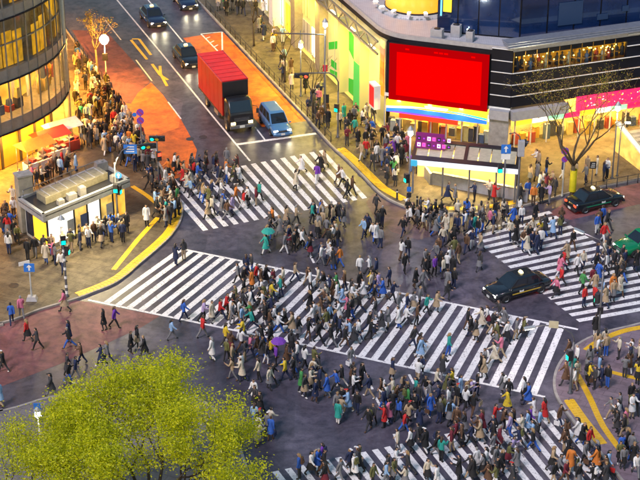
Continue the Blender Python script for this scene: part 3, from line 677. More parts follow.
# --- right hand front: golden cafe windows
cz0, cz1 = 6.5, 8.65
mb = MB(); mb.wall(C2 - N3 * 2.0, C2 + D3 * 24 - N3 * 2.0, 4.3, ROOF - 0.44, 0.1); mb.build("cafe_back_wall", emit("cafe_wall", (1.0, 0.44, 0.02), 0.16, (0.4, 0.2, 0.04), 0.95, 2.6), BB)
mb = MB(); mb.wall(C2 + N3 * 0.0, C2 + D3 * 24 + N3 * 0.0, cz0 - 0.3, cz0 - 0.02, 1.95); mb.build("cafe_floor", mat("cafe_floor", (0.25, 0.12, 0.03), 0.5), BB)
mb = MB(); mb.wall(C2 + D3 * f3(628), C2 + D3 * 24, 6.4, ROOF - 0.44, 0.3); mb.build("dark_panel", M_NAVY, BB)
npan = 10
for i in range(npan):
    a, b = C2 + D3 * f3(509 + i * 11.8), C2 + D3 * f3(509 + (i + 1) * 11.8); e = (b - a) * 0.03
    mb = MB(); mb.wall(a + e, b - e, cz0, cz1, 0.03); mb.build("cafe_window", M_GLASS, BB)
    mb = MB(); mb.wall(a - e + N3 * 0.02, a + e + N3 * 0.02, cz0, cz1, 0.08); mb.build("window_post", mat("gold_post", (0.5, 0.3, 0.05), 0.3, 0.6), BB)
    for k in range(7):
        p = a.lerp(b, rng.uniform(0.08, 0.92)) - N3 * rng.uniform(0.25, 1.6); z = cz1 - rng.uniform(0.25, 1.45)
        mb = MB(); mb.lathe((p.x, p.y, z), [(0.0, -0.07), (0.06, -0.02), (0.06, 0.02), (0.0, 0.07)], 6); mb.build("pendant_lamp", emit("pendant", (1.0, 0.60, 0.10), 7.0), BB)
    for k in range(2):                                # diners at small tables
        p = a.lerp(b, 0.25 + 0.5 * k) - N3 * rng.uniform(0.35, 1.2); mb = MB()
        mb.tube([(p.x, p.y, cz0), (p.x, p.y, cz0 + 0.7)], 0.05, 6, 0); mb.lathe((p.x, p.y, cz0 + 0.7), [(0.35, 0), (0.35, 0.04), (0, 0.04)], 10)
        mb.build("cafe_table", mat("table_wood", (0.4, 0.2, 0.05), 0.4), BB)
        q = p + D3 * 0.45; mb = MB()
        mb.tube([(q.x, q.y, cz0 + 0.3), (q.x, q.y, cz0 + 0.7), (q.x, q.y, cz0 + 1.0), (q.x, q.y, cz0 + 1.12), (q.x, q.y, cz0 + 1.25), (q.x, q.y, cz0 + 1.36)], [0.2, 0.17, 0.19, 0.06, 0.1, 0.05], 8)
        mb.build("diner_figure", cols[[1, 1, 4, 3, 2][rng.randrange(5)]], BB)
for i in range(4):
    p = C2 + D3 * (1.3 + 2.6 * i) - N3 * 0.9; lamp(BB, (p.x, p.y, cz1 - 0.05), 260, (1.0, 0.55, 0.08), 0.5, 'AREA')
# ground floor shops on the right hand front, pink sign above
mb = MB(); mb.wall(C2 - N3 * 1.7, C2 + D3 * 24 - N3 * 1.7, 0.13, 4.2, 0.1); mb.build("shop_back_wall", E_SHOP, BB)
mb = MB(); mb.wall(C2 + D3 * f3(577) + N3 * 0.35, C2 + D3 * 24 + N3 * 0.35, 2.75, 3.95, 0.3); pk = mb.build("pink_sign", E_PINK, BB)
for k in range(34):                                   # pale flecks of the sign's print
    p = C2 + D3 * (f3(577) + 0.3 + rng.random() * 7.5) + N3 * 0.355; z = 2.9 + rng.random() * 0.85
    mb = MB(); mb.wall(p, p + D3 * rng.uniform(0.06, 0.25), z, z + rng.uniform(0.05, 0.12), 0.006); mb.build("sign_print", E_WHITE if k % 3 else E_YSIGN, pk)
for i in range(12):
    a, b = C2 + D3 * (0.6 + i * 1.5), C2 + D3 * (2.1 + i * 1.5); e = (b - a) * 0.03
    mb = MB(); mb.wall(a + e - N3 * 0.1, b - e - N3 * 0.1, 0.2, 3.4, 0.04); mb.build("shop_window", M_GLASS, BB)
    mb = MB(); mb.wall(a - e - N3 * 0.08, a + e - N3 * 0.08, 0.13, 3.44, 0.12); mb.build("shop_post", M_GREYP, BB)
    for k in range(2):
        p = a.lerp(b, 0.25 + 0.5 * k) - N3 * rng.uniform(0.5, 1.4); mb = MB()
        mb.box((p.x, p.y, 0.13), (0.5, 0.4, rng.uniform(0.6, 1.4)), math.atan2(D3.y, D3.x)); mb.build("display_shelf", cols[rng.randrange(6)], BB)
    mb = MB(); mb.wall(a + e - N3 * 0.02, b - e - N3 * 0.02, 2.1, 2.6, 0.03); mb.build("shop_sign", [E_YSIGN, E_WHITE, emit("sign_mint", (0.3, 0.8, 0.5), 0.4), E_PINK][i % 4], BB)
for i in range(5):
    p = C2 + D3 * (1.5 + 2.6 * i) - N3 * 0.8; lamp(BB, (p.x, p.y, 3.35), 170, (1.0, 0.60, 0.14), 0.4, 'AREA')
    p = C2 + D3 * (1.5 + 2.6 * i) + N3 * 0.7; lamp(BB, (p.x, p.y, 2.7), 120, (1.0, 0.60, 0.11), 0.3, 'AREA', (R(-28), 0, math.atan2(D3.y, D3.x)))
# --- street side: green and white graphic shop, piers, lattice truss
def fl(t, off=0.0): return C1 - ROAD * t + NL * off
hL = ROOF - 1.6
mb = MB(); mb.wall(fl(46, -0.40), fl(1.0, -0.40), 0.13, ROOF - 0.45, 0.15); mb.build("graphic_wall", E_WGR, BB)
mb = MB(); mb.wall(fl(46, 0.0), fl(1.0, 0.0), 0.12, 0.16, 0.38); mb.build("shop_floor", mat("shop_floor", (0.6, 0.5, 0.2), 0.3), BB)
def gpoly(pts, m):
    mb = MB(); mb.poly([tuple(fl(t, -0.38) + Vector((0, 0, z))) for t, z in pts]); mb.build("graphic_shape", m, BB)
gpoly([(14.5, 3.1), (14.5, 2.4), (10.6, 3.9), (10.6, 4.7)], E_GREEN)
gpoly([(9.4, 6.2), (9.4, 4.2), (6.2, 2.7), (6.2, 5.2)], E_GREEN)
gpoly([(9.4, 0.2), (9.4, 1.5), (6.2, 2.2), (6.2, 0.2)], E_GREEN)
gpoly([(14.2, 0.2), (14.2, 0.6), (10.2, 1.4), (10.2, 0.2)], E_GREEN)
gpoly([(13.9, 1.7), (13.9, 1.0), (12.5, 1.1), (12.5, 1.8)], E_GREEN)
for k in range(22):                                  # lit panels, doors and joints of the long shop wall
    t = 16.9 + (k % 11) * 2.5; up_ = k // 11
    if k % 11 == 0 and up_: continue
    m = [E_WHITE, E_WGR, emit('panel_cyan', (0.5, 0.95, 0.85), 0.16), E_YSIGN, emit('panel_lime', (0.7, 0.9, 0.2), 0.14), M_GREYP][(k * 5 + up_) % 6]
    mb = MB(); mb.wall(fl(t + 2.1, -0.35), fl(t + 0.2, -0.35), 0.3 + 3.3 * up_, 3.1 + 2.9 * up_, 0.05); pn = mb.build('shop_panel', m, BB)
    for h in (0.25, 0.75):
        mb = MB(); mb.wall(fl(t + 0.3 + 1.8 * h, -0.33), fl(t + 0.25 + 1.8 * h, -0.33), 0.3 + 3.3 * up_, 3.1 + 2.9 * up_, 0.02); mb.build('panel_joint', M_DARK, pn)
for t in (7.6, 11.2, 12.9):
    mb = MB(); mb.wall(fl(t + 0.04, -0.36), fl(t, -0.36), 0.2, ROOF - 0.6, 0.03); mb.build('wall_joint', M_GREYP, BB)
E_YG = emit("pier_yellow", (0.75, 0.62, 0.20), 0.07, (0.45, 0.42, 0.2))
M_PIER = mat("pier_stone", (0.30, 0.26, 0.20), 0.6)
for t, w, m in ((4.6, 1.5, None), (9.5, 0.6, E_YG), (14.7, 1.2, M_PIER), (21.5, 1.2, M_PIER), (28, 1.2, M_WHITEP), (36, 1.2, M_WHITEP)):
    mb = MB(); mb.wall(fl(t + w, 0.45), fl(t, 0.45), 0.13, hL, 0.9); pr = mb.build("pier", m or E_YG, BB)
    if m is None:
        mb = MB(); mb.wall(fl(t + w * 0.98, 0.47), fl(t + w * 0.06, 0.47), 0.2, hL - 2.6, 0.015); mb.build("pier_panel", emit("pier_green", (0.05, 0.42, 0.08), 0.22), pr)
mb = MB()
M_TRUSS = mat("truss_steel", (0.33, 0.30, 0.20), 0.5, 0.3)
tz0, tz1 = hL, ROOF - 0.5
mb.bar(fl(46, 0.55) + Vector((0, 0, tz0)), fl(0.4, 0.55) + Vector((0, 0, tz0)), 0.16, 0.16); mb.bar(fl(46, 0.55) + Vector((0, 0, tz1)), fl(0.4, 0.55) + Vector((0, 0, tz1)), 0.16, 0.16)
tr = mb.build("truss", M_TRUSS, BB)
for k in range(34):
    t0_ = 0.6 + k * 1.3; mb = MB()
    zz = (tz0, tz1) if k % 2 else (tz1, tz0)
    mb.bar(fl(t0_, 0.55) + Vector((0, 0, zz[0])), fl(t0_ + 1.3, 0.55) + Vector((0, 0, zz[1])), 0.10, 0.10); mb.build("truss_brace", M_TRUSS, tr)
for i in range(6):
    p = fl(2.5 + 4.6 * i, 0.35); mb = MB(); mb.box((p.x, p.y, hL - 0.12), (1.2, 0.5, 0.08), math.atan2(ROAD.y, ROAD.x)); mb.build("ceiling_light", E_CEIL, BB)
    lo = fl(2.5 + 4.6 * i, 0.75); lamp(BB, (lo.x, lo.y, hL - 0.2), 300, (1.0, 0.72, 0.08), 0.5, 'AREA', (NL * 0.22 - Vector((0, 0, 1))).to_track_quat('-Z', 'Y').to_euler())  # outer lamps added, tilted out to wash the pavement yellow

# ---------------------------------------------------------------- subway shelter right, kiosk left
SH = tag(empty("subway_shelter"), "flat roofed subway entrance shelter with magenta board below the red screen", "shelter")
zr = 3.0
q = [G(416, 139, zr), G(521, 150, zr), G(518, 171, zr), G(411, 161, zr)]
def quad_at(q, s_, t): return q[0].lerp(q[1], s_).lerp(q[3].lerp(q[2], s_), t)
mb = MB(); 
for (s0_, s1_, t0_, t1_) in ((0, 1, 0, 0.14), (0, 1, 0.80, 1.0), (0, 0.03, 0.14, 0.80), (0.97, 1, 0.14, 0.80), (0.485, 0.515, 0.14, 0.80)):
    mb.prism([tuple(quad_at(q, a, b))[:2] for a, b in ((s0_, t0_), (s1_, t0_), (s1_, t1_), (s0_, t1_))], zr - 0.12, zr + 0.16)
mb.build("roof_frame", M_DARK, SH)
for k in range(8):
    mb = MB(); a, b = 0.03 + k * 0.1175, 0.03 + (k + 1) * 0.1175
    mb.prism([tuple(quad_at(q, s_, t))[:2] for s_, t in ((a + .004, 0.14), (b - .004, 0.14), (b - .004, 0.80), (a + .004, 0.80))], zr + 0.03, zr + 0.06); mb.build("roof_pane", mat("frosted_pane", (0.55, 0.50, 0.36), 0.35), SH)
mb = MB(); mb.wall(quad_at(q, 0.0, 1.01), quad_at(q, 1.0, 1.01), zr - 0.28, zr + 0.14, 0.1); fs = mb.build("fascia", emit("lit_fascia", (0.75, 0.8, 0.85), 0.22), SH)
mb = MB(); mb.wall(quad_at(q, 0.0, 1.06), quad_at(q, 0.06, 1.06), zr - 0.3, zr + 0.2, 0.08); mb.build("fascia_sign", emit("sign_teal_dark", (0.03, 0.25, 0.4), 0.3), fs)
b0, b1 = quad_at(q, 0.02, 0.45), quad_at(q, 0.29, 0.45)
mb = MB(); mb.wall(b0, b1, zr + 0.17, zr + 1.5, -0.12); bd = mb.build("advert_board", E_MAG, SH)
dB = (b1 - b0).normalized(); nB = Vector((dB.y, -dB.x, 0))
for i in range(7):
    for j in range(2):
        p = b0 + dB * (0.12 + i * 0.4) + nB * 0.132
        z = zr + 0.32 + j * 0.55; hh = 0.34
        m = [emit("advert_pale", (0.9, 0.7, 0.85), 0.18), E_MAG, M_DARK, emit("advert_rose", (0.8, 0.08, 0.4), 0.2)][(i * 3 + j * 2) % 4]
        mb = MB(); mb.wall(p, p + dB * 0.28, z, z + hh, 0.008); mb.build("advert_block", m, bd)
        mb = MB(); mb.wall(p + dB * 0.07, p + dB * 0.2, z + 0.1, z + 0.22, -0.006); mb.build("advert_block", emit("advert_violet", (0.3, 0.03, 0.5), 0.3), bd)
for s_ in (0.02, 0.30, 0.55, 0.80, 0.98):
    for t in (0.08, 0.93):
        p = quad_at(q, s_, t); mb = MB(); mb.box((p.x, p.y, 0.13), (0.14, 0.14, zr - 0.26)); mb.build("post", M_STEEL if t > 0.5 else M_DARK, SH)
for i in range(4):
    a, b = quad_at(q, 0.04 + i * 0.235, 0.06), quad_at(q, 0.04 + (i + 1) * 0.235 - 0.02, 0.06)
    mb = MB(); mb.wall(a, b, 0.3, 2.7, 0.03); mb.build("glass_wall", M_GLASS, SH)
mb = MB(); mb.wall(quad_at(q, 0.03, 0.2), quad_at(q, 0.97, 0.2), 0.13, 2.75, 0.05); mb.build("lit_back_panel", E_SHOP, SH)
for i in range(4):
    p = quad_at(q, 0.14 + 0.24 * i, 0.5); mb = MB(); mb.box((p.x, p.y, zr - 0.2), (0.9, 0.2, 0.06), a2); mb.build("ceiling_light", E_CEIL, SH)
    lamp(SH, (p.x, p.y, zr - 0.25), 150, (1.0, 0.75, 0.28), 0.3, 'AREA')
w0, w1 = G(432, 186), G(527, 204)
dW = (w1 - w0).normalized()
mb = MB(); mb.wall(w0, w1, 0.13, 1.1, 0.25); pp = mb.build("stair_parapet", M_GREYP, SH)
mb = MB(); mb.wall(w0 - dW * 0.05 + Vector((dW.y, -dW.x, 0)) * 0.04, w1 + dW * 0.05 + Vector((dW.y, -dW.x, 0)) * 0.04, 1.103, 1.2, 0.34); mb.build("coping", M_STEEL, pp)
w2 = w0 + Vector((-0.6, 2.3, 0))
mb = MB(); mb.wall(w0 - dW * 0.0, w2, 0.13, 1.1, 0.2); mb.build("stair_parapet", M_GREYP, SH)
for k in range(5):
    p = w0 + dW * (0.6 + k * 1.6) + Vector((-dW.y, dW.x, 0)) * 0.45
    mb = MB(); mb.wall(p, p + dW * 1.4, 0.14 + 0.0, 0.16 + 0.0, 1.0); mb.build("stair_tread", M_CONC, SH)

KI = tag(empty("kiosk"), "flat roofed lit kiosk among the crowd on the left pavement", "kiosk")
zr = 3.1
q = [G(104, 165, zr), G(130, 181, zr), G(43, 217, zr), G(18, 200, zr)]
mb = MB(); mb.prism([tuple(p)[:2] for p in q], zr - 0.08, zr + 0.02, 0); mb.build("roof_deck", M_DARK, KI)
for i in range(4):
    a, b = q[i], q[(i + 1) % 4]
    mb = MB(); mb.wall(a, b, zr - 0.45, zr + 0.22, -0.22); mb.build("fascia", mat("kiosk_fascia", (0.33, 0.34, 0.36), 0.4, var=0.15), KI)
iq = [quad_at(q, 0.06, 0.05), quad_at(q, 0.94, 0.05), quad_at(q, 0.94, 0.95), quad_at(q, 0.06, 0.95)]
mb = MB(); mb.prism([tuple(p)[:2] for p in iq], 0.13, zr - 0.1); mb.build("wall", mat("kiosk_wall", (0.5, 0.48, 0.42), 0.6), KI)
A_, B_ = iq[1], iq[2]                                   # long front, right to left
dK = (A_ - B_).normalized(); nK = Vector((dK.y, -dK.x, 0))
for i, m in enumerate([E_WHITE, E_WHITE, E_SHOP, E_WHITE, E_SHOP, E_WARM]):
    L = (A_ - B_).length / 6; p = B_ + dK * (L * i + 0.08) + nK * 0.05
    mb = MB(); mb.wall(p, p + dK * (L - 0.16), 0.5, 2.55, 0.06); f = mb.build("lit_panel", m, KI)
    mb = MB(); mb.wall(p - dK * 0.13 + nK * 0.03, p - dK * 0.02 + nK * 0.03, 0.13, 2.62, 0.1); mb.build("post", M_DARK, KI)
    if i in (1, 2, 4):
        mb = MB(); mb.wall(p + dK * 0.5 + nK * 0.02, p + dK * 1.3 + nK * 0.02, 0.9, 1.9, 0.015); mb.build("poster", cols[(i * 2) % 6], f)
    lamp(KI, tuple(p + nK * 0.4 + Vector((0, 0, 2.5))), 120, (1.0, 0.8, 0.4), 0.3, 'AREA', (R(-30), 0, math.atan2(dK.y, dK.x)))
C_, D_ = iq[2], iq[3]
dE = (C_ - D_).normalized()
mb = MB(); mb.wall(D_ + dE * 0.2, C_ - dE * 0.2, 0.4, 2.5, -0.05); mb.build("end_window", mat("dark_window", (0.03, 0.035, 0.05), 0.15), KI)
mb = MB(); mb.wall(D_ + dE * 1.3, C_ - dE * 0.12, 0.5, 2.3, -0.07); mb.build("lit_panel", E_YSIGN, KI)
rb = [quad_at(q, 0.25, 0.14), quad_at(q, 0.62, 0.14), quad_at(q, 0.62, 0.86), quad_at(q, 0.25, 0.86)]
mb = MB(); mb.prism([tuple(p)[:2] for p in rb], zr + 0.02, zr + 0.62); bx_ = mb.build("roof_box", mat("roof_box", (0.27, 0.24, 0.17), 0.5, var=0.2), KI, 0.04)
for k in range(7):
    p, p2 = rb[0].lerp(rb[3], (k + 0.5) / 7), rb[1].lerp(rb[2], (k + 0.5) / 7)
    mb = MB(); mb.bar(p + Vector((0, 0, 0.64)), p2 + Vector((0, 0, 0.64)), 0.06, 0.04); mb.build("seam", M_GREYP, bx_)
for s_, t, d in ((0.8, 0.62, (0.7, 0.5, 0.5)), (0.8, 0.5, (0.5, 0.5, 0.7)), (0.82, 0.75, (0.5, 0.4, 0.4)), (0.15, 0.08, (0.9, 0.6, 0.7)), (0.78, 0.12, (0.5, 0.5, 0.5))):
    p = quad_at(q, s_, t); mb = MB(); mb.box((p.x, p.y, zr + 0.02), d, 0.6); mb.lathe((p.x, p.y, zr + 0.02 + d[2]), [(0.2, 0), (0.2, 0.08), (0, 0.1)], 8); mb.build("roof_unit", mat("roof_unit", (0.24, 0.23, 0.23), 0.6), KI)
for t in (0.06, 0.94):
    mb = MB()
    for k in range(6): mb.tube([tuple(quad_at(q, 0.05, k / 5 * 0.9 + 0.05) + Vector((0, 0, 0.2))), tuple(quad_at(q, 0.05, k / 5 * 0.9 + 0.05) + Vector((0, 0, 0.7)))], 0.02, 5)
    if t < 0.5: mb.bar(quad_at(q, 0.05, 0.05) + Vector((0, 0, 0.7)), quad_at(q, 0.05, 0.95) + Vector((0, 0, 0.7)), 0.05, 0.05); mb.build("roof_railing", M_STEEL, KI)
p = G(27, 232); zp = HT(p, 170)
mb = MB(); mb.box((p.x, p.y, 0.13), (1.15, 0.9, 4.6), 0.5); vt = mb.build("vent_tower", mat("vent_tower", (0.34, 0.31, 0.24), 0.8, bump=0.2), None, 0.05)
p2 = G(26.5, 199, 3.2) + Vector((-0.3, 1.0, 0)); vt.location = (p2.x - p.x, p2.y - p.y, 0)
mb = MB(); mb.box((p.x, p.y, 4.733), (1.25, 1.0, 0.12), 0.5); mb.build("cap", M_CONC, vt)
tag(vt, "plain concrete vent tower behind the left end of the kiosk", "vent tower")

# ---------------------------------------------------------------- stairway with white sloping parapets at the right edge
ST = tag(empty("stair_entrance"), "yellow lit stair entrance with white sloping parapet at the right edge", "stairs")
s0_ = G(613, 152); sd = N3.copy(); sn = -D3                    # runs out from the building to the kerb
for k in range(2):
    o = s0_ - sn * (0.1 + 3.2 * k); P = []
    for off in (0.0, -0.22):
        for t, z in ((0.0, 0.13), (5.6, 0.13), (5.6, 1.25), (0.0, 2.6)):
            w = o + sd * t + sn * off; P.append((w.x, w.y, z))
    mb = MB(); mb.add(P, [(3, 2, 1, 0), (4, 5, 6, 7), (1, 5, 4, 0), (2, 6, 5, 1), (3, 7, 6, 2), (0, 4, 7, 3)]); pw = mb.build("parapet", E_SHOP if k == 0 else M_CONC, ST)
    mb = MB(); mb.bar(o + sd * -0.05 + sn * -0.11 + Vector((0, 0, 2.67)), o + sd * 5.65 + sn * -0.11 + Vector((0, 0, 1.31)), 0.42, 0.13); mb.build("coping", M_WHITEP, pw)
    mb = MB(); mb.tube([tuple(o + sn * -0.11 + Vector((0, 0, 3.05))), tuple(o + sd * 5.6 + sn * -0.11 + Vector((0, 0, 1.7)))], 0.035, 6); mb.build("handrail", M_STEEL, ST)
for k in range(10):
    o = s0_ - sn * 0.35 + sd * (0.2 + k * 0.5)
    mb = MB(); P = [o, o + sd * 0.5, o + sd * 0.5 - sn * 2.9, o - sn * 2.9]; mb.prism([(p.x, p.y) for p in P], 0.131, 0.13 + (10 - k) * 0.17); mb.build("step", M_CONC, ST)
p = s0_ + sd * 2 - sn * 1.6; lamp(ST, (p.x, p.y, 3.2), 110, (1.0, 0.7, 0.22), 0.4)

# ---------------------------------------------------------------- market stalls in front of the glass building
def stall(u, v, rz, cw_, label, goods):
    p = G(u, v); st = tag(empty("market_stall", (p.x, p.y, 0.13), rz), label, "stall", "stalls in front of the glass building")
    w, d, h = 2.6, 1.6, 2.2
    for x in (-1, 1):
        for y in (-1, 1):
            mb = MB(); mb.tube([(x * w / 2, y * d / 2, 0), (x * w / 2, y * d / 2, h)], 0.04, 6); mb.build("pole", M_STEEL, st)
    mb = MB(); P = [(-w / 2 - .2, -d / 2 - .2, h), (w / 2 + .2, -d / 2 - .2, h), (w / 2 + .2, d / 2 + .2, h), (-w / 2 - .2, d / 2 + .2, h), (-w / 2, 0, h + .55), (w / 2, 0, h + .55)]
    mb.add(P, [(0, 1, 5, 4), (2, 3, 4, 5), (1, 2, 5), (3, 0, 4)]); mb.build("canopy", cw_, st)
    mb = MB(); mb.box((0, -0.2, 0), (w - .2, 0.9, 0.85)); mb.build("counter", goods, st)
    for k in range(5):
        mb = MB(); mb.box((-1 + k * 0.5, -0.25, 0.853), (0.4, 0.5, 0.16 + 0.1 * (k % 2)), 0.1 * k); mb.build("goods_box", cols[(k * 2 + 1) % 6], st)
    mb = MB(); mb.tube([(0, 0, h - .1), (0, 0, h + .0)], 0.1, 8); mb.build("bulb", E_CEIL, st)
    lamp(st, (0, -0.3, h - 0.25), 90, (1.0, 0.65, 0.25), 0.15)
    return st
fab = lambda n, c: mat(n, c, 0.8, var=0.1)
stall(52, 160, 0.7, fab("red_canvas", (0.75, 0.04, 0.03)), "stall with bright red canopy by the glass building", M_WHITEP)
stall(37, 170, 0.75, fab("orange_canvas", (0.8, 0.32, 0.04)), "stall with orange canopy, left of the red stall", M_WHITEP)
stall(64, 151, 0.65, fab("white_canvas", (0.75, 0.70, 0.66)), "stall with white canopy, right of the red stall", cols[3])
# ================================================================== posts, signals, signs
E_LAMP = emit("lamp_glow", (1.0, 0.93, 0.75), 9.0)
E_LAMPB = emit("lamp_glow_blue", (0.7, 0.95, 1.0), 6.0)
E_SGREEN = emit("signal_green", (0.0, 0.9, 0.50), 1.4)
E_SRED = emit("signal_red", (1.0, 0.05, 0.02), 1.5)
M_SBLUE = mat("sign_board_blue", (0.03, 0.18, 0.62), 0.4, var=0.05)
M_SPURP = mat("sign_board_violet", (0.20, 0.06, 0.45), 0.4, var=0.05)
M_POLE = mat("pole_paint", (0.10, 0.10, 0.11), 0.45, 0.3)
M_POLEL = mat("pole_pale", (0.42, 0.44, 0.44), 0.45, 0.3)
def gz(u, v):                                          # pavement height under a post
    return 0.13
def post(name, u, v, h, label, cat, r=0.07, m=None, z=0.13):
    p = G(u, v, z); root = tag(empty(name, (p.x, p.y, z)), label, cat)
    mb = MB(); mb.lathe((0, 0, 0), [(r * 2.2, 0), (r * 2.2, 0.08), (r * 1.3, 0.12), (r * 1.2, 0.9), (r, 0.95), (r * 0.75, h), (0, h)], 10); mb.build("pole", m or M_POLE, root)
    return root
def lantern(root, x, y, z, power=120, col=(1.0, 0.85, 0.55)):
    mb = MB(); mb.lathe((x, y, z), [(0.05, -0.1), (0.12, 0.0), (0.2, 0.05), (0.17, 0.42), (0.12, 0.5)], 10, 0); gl = mb.build("lantern_glass", E_LAMP, root)
    mb = MB(); mb.lathe((x, y, z), [(0.26, 0.43), (0.24, 0.50), (0.06, 0.74), (0.0, 0.8)], 10); mb.build("lantern_cap", M_POLEL, gl)
    if power: lamp(root, (x, y, z - 0.2), power, col, 0.2)
def arm_lamp(root, pts, power=150, col=(1.0, 0.85, 0.6)):
    mb = MB(); mb.tube(pts, 0.045, 7); mb.build("arm", M_POLE, root)
    e = Vector(pts[-1]); d = (e - Vector(pts[-2])).normalized(); e2 = e + d * 0.75
    mb = MB(); mb.bar(e, e2, 0.3, 0.1); hd = mb.build("lamp_head", M_POLEL, root, 0.03)
    mb = MB(); mb.bar(e + d * 0.1 - Vector((0, 0, 0.065)), e2 - d * 0.06 - Vector((0, 0, 0.065)), 0.24, 0.03); mb.build("lamp_glass", E_LAMP, hd)
    if power: c = e.lerp(e2, 0.5); lamp(root, (c.x, c.y, c.z - 0.15), power, col, 0.2)
def vehicle_signal(root, a, d, lit=0):
    a = Vector(a); d = Vector(d).normalized(); b = a + d * 1.25; n = Vector((d.y, -d.x, 0))
    mb = MB(); mb.bar(a, b, 0.22, 0.42); hs = mb.build("signal_housing", M_DARK, root, 0.03)
    for k, m in enumerate((E_SGREEN, M_YELP, E_SRED)):
        c = a + d * (0.24 + 0.39 * k) + n * 0.115
        if k != lit and k != 1: m = M_DARK
        mb = MB(); mb.tube([c, c + n * 0.03], 0.15, 12); mb.build("signal_lens", m, hs)
        v = MB(); v.lathe((0, 0, 0), [(0.165, -0.01), (0.165, 0.2)], 10, 0, True, R(20), R(160)); o = v.build("visor", M_DARK, hs)
        o.matrix_local = Matrix.Translation(c) @ Matrix(((d.x, 0, n.x), (d.y, 0, n.y), (0, 1, 0))).to_4x4()
def ped_signal(root, x, y, z, ang, lit):
    c, s_ = math.cos(ang), math.sin(ang)
    mb = MB(); mb.box((x + 0.25 * c, y + 0.25 * s_, z), (0.3, 0.36, 0.75), ang); h = mb.build("pedestrian_signal", M_DARK, root, 0.02)
    for k in range(2):
        m = (E_SGREEN if lit else M_DARK) if k == 0 else (M_DARK if lit else E_SRED)
        mb = MB(); mb.box((x + 0.41 * c, y + 0.41 * s_, z + 0.07 + 0.35 * k), (0.02, 0.28, 0.27), ang); mb.build("signal_lens", m, h)
def plate(root, x, y, z, w, h, ang, m, name="sign_plate", mark=None, disc=False):
    c, s_ = math.cos(ang), math.sin(ang); n = Vector((c, s_, 0)); t = Vector((-s_, c, 0)); o = Vector((x, y, z))
    mb = MB()
    if disc: mb.tube([o + n * 0.05, o + n * 0.08], w / 2, 18, 0, True, False)
    else: mb.bar(o + n * 0.065 - t * w / 2, o + n * 0.065 + t * w / 2, 0.03, h)
    pl = mb.build(name, m, root)
    if mark == 'slash':
        mb = MB(); mb.bar(o + n * 0.09 - t * w * 0.3 + Vector((0, 0, w * 0.3)), o + n * 0.09 + t * w * 0.3 - Vector((0, 0, w * 0.3)), 0.012, 0.07); mb.build("sign_mark", mat("sign_red", (0.6, 0.03, 0.05), 0.4), pl)
    elif mark == 'arrow':
        P = [o + n * 0.085 + t * a * w + Vector((0, 0, b * h)) for a, b in ((-.08, -.35), (.08, -.35), (.08, .05), (.25, .05), (0, .38), (-.25, .05), (-.08, .05))]
        mb = MB(); mb.add(P, [tuple(range(7))]); mb.build("sign_mark", M_WHITEP, pl)
    elif mark == 'bars':
        for k in range(3):
            mb = MB(); zz = o + n * 0.086 + Vector((0, 0, (k - 1) * h * 0.26)); mb.bar(zz - t * w * (0.35 - 0.08 * k), zz + t * w * 0.3, 0.01, h * 0.1); mb.build("sign_mark", M_WHITEP, pl)
    return pl
FV = R(-90)                                            # facing the viewer
# --- left side
r = post("clock_lamp", 107, 88, 4.2, "round white globe lamp on a pole among the left crowd", "street lamp", 0.06, M_POLEL)
mb = MB(); mb.lathe((0, 0, 4.2), [(0.0, 0.0), (0.25, 0.08), (0.42, 0.38), (0.40, 0.62), (0.2, 0.85), (0, 0.9)], 14); mb.build("globe", E_LAMP, r)
lamp(r, (0, 0, 3.9), 2400, (1.0, 0.46, 0.08), 0.3)
plate(r, 0, 0, 3.0, 0.5, 0.7, FV, M_DARK)
r = post("sign_post", 143, 170, 5.4, "pole with two violet round signs beside the orange lane", "road sign")
plate(r, 0, 0, 5.1, 0.6, 0.6, FV, M_SPURP, mark='slash', disc=True); plate(r, 0, 0, 4.4, 0.6, 0.6, FV, M_SPURP, mark='slash', disc=True); plate(r, -0.45, 0, 4.9, 0.36, 0.36, FV, M_SBLUE, disc=True)
r = post("traffic_signal", 118, 222, 5.0, "traffic signal post with curved arm at the right end of the kiosk", "traffic light", 0.08)
mb = MB(); mb.tube([(0, 0, 4.3), (0.15, 0, 5.2), (0.6, 0.2, 5.9), (1.3, 0.4, 6.2), (2.6, 0.6, 6.3)], 0.05, 7); mb.build("arm", M_POLE, r)
vehicle_signal(r, (1.9, 0.5, 6.05), (1, 0.25, 0), 0)
plate(r, 1.2, 0.4, 5.95, 1.0, 0.75, FV, M_SBLUE, mark='bars'); plate(r, 0.25, 0, 3.95, 0.5, 0.5, FV, M_SBLUE, mark='arrow', disc=True)
ped_signal(r, 0, 0, 2.6, FV, True); ped_signal(r, 0, 0, 2.4, R(-20), True)
r = post("signal_post", 159, 188, 4.6, "slim dark signal post in the crowd beside the orange lane end", "traffic light")
ped_signal(r, 0, 0, 2.5, R(-60), False); vehicle_signal(r, (-0.6, 0, 4.3), (1, 0, 0), 0)
r = post("lamp_post", 67, 296, 5.6, "dark lamp post with pale base at the left corner kerb", "street lamp", 0.08)
mb = MB(); mb.lathe((0, 0, 0.2), [(0.11, 0), (0.11, 0.25)], 10); mb.build("reflector_band", M_WHITEP, r)
for k in range(6):
    mb = MB(); mb.lathe((0, 0, 0.7 + k * 0.7), [(0.105, 0), (0.105, 0.22)], 10); mb.build("reflector_band", M_WHITEP, r)
ped_signal(r, 0, 0, 3.3, R(-10), True); ped_signal(r, 0, 0, 4.2, R(-75), True); lantern(r, 0, 0, 5.6, 190, (1.0, 0.60, 0.18))
r = post("map_sign", 32, 300, 3.0, "pale post with small blue sign on the lower left pavement", "sign", 0.06, M_POLEL)
plate(r, 0, 0, 2.6, 0.75, 0.65, FV, M_SBLUE, mark='arrow'); plate(r, -0.35, 0, 2.95, 0.8, 0.3, R(-60), M_WHITEP, mark=None)
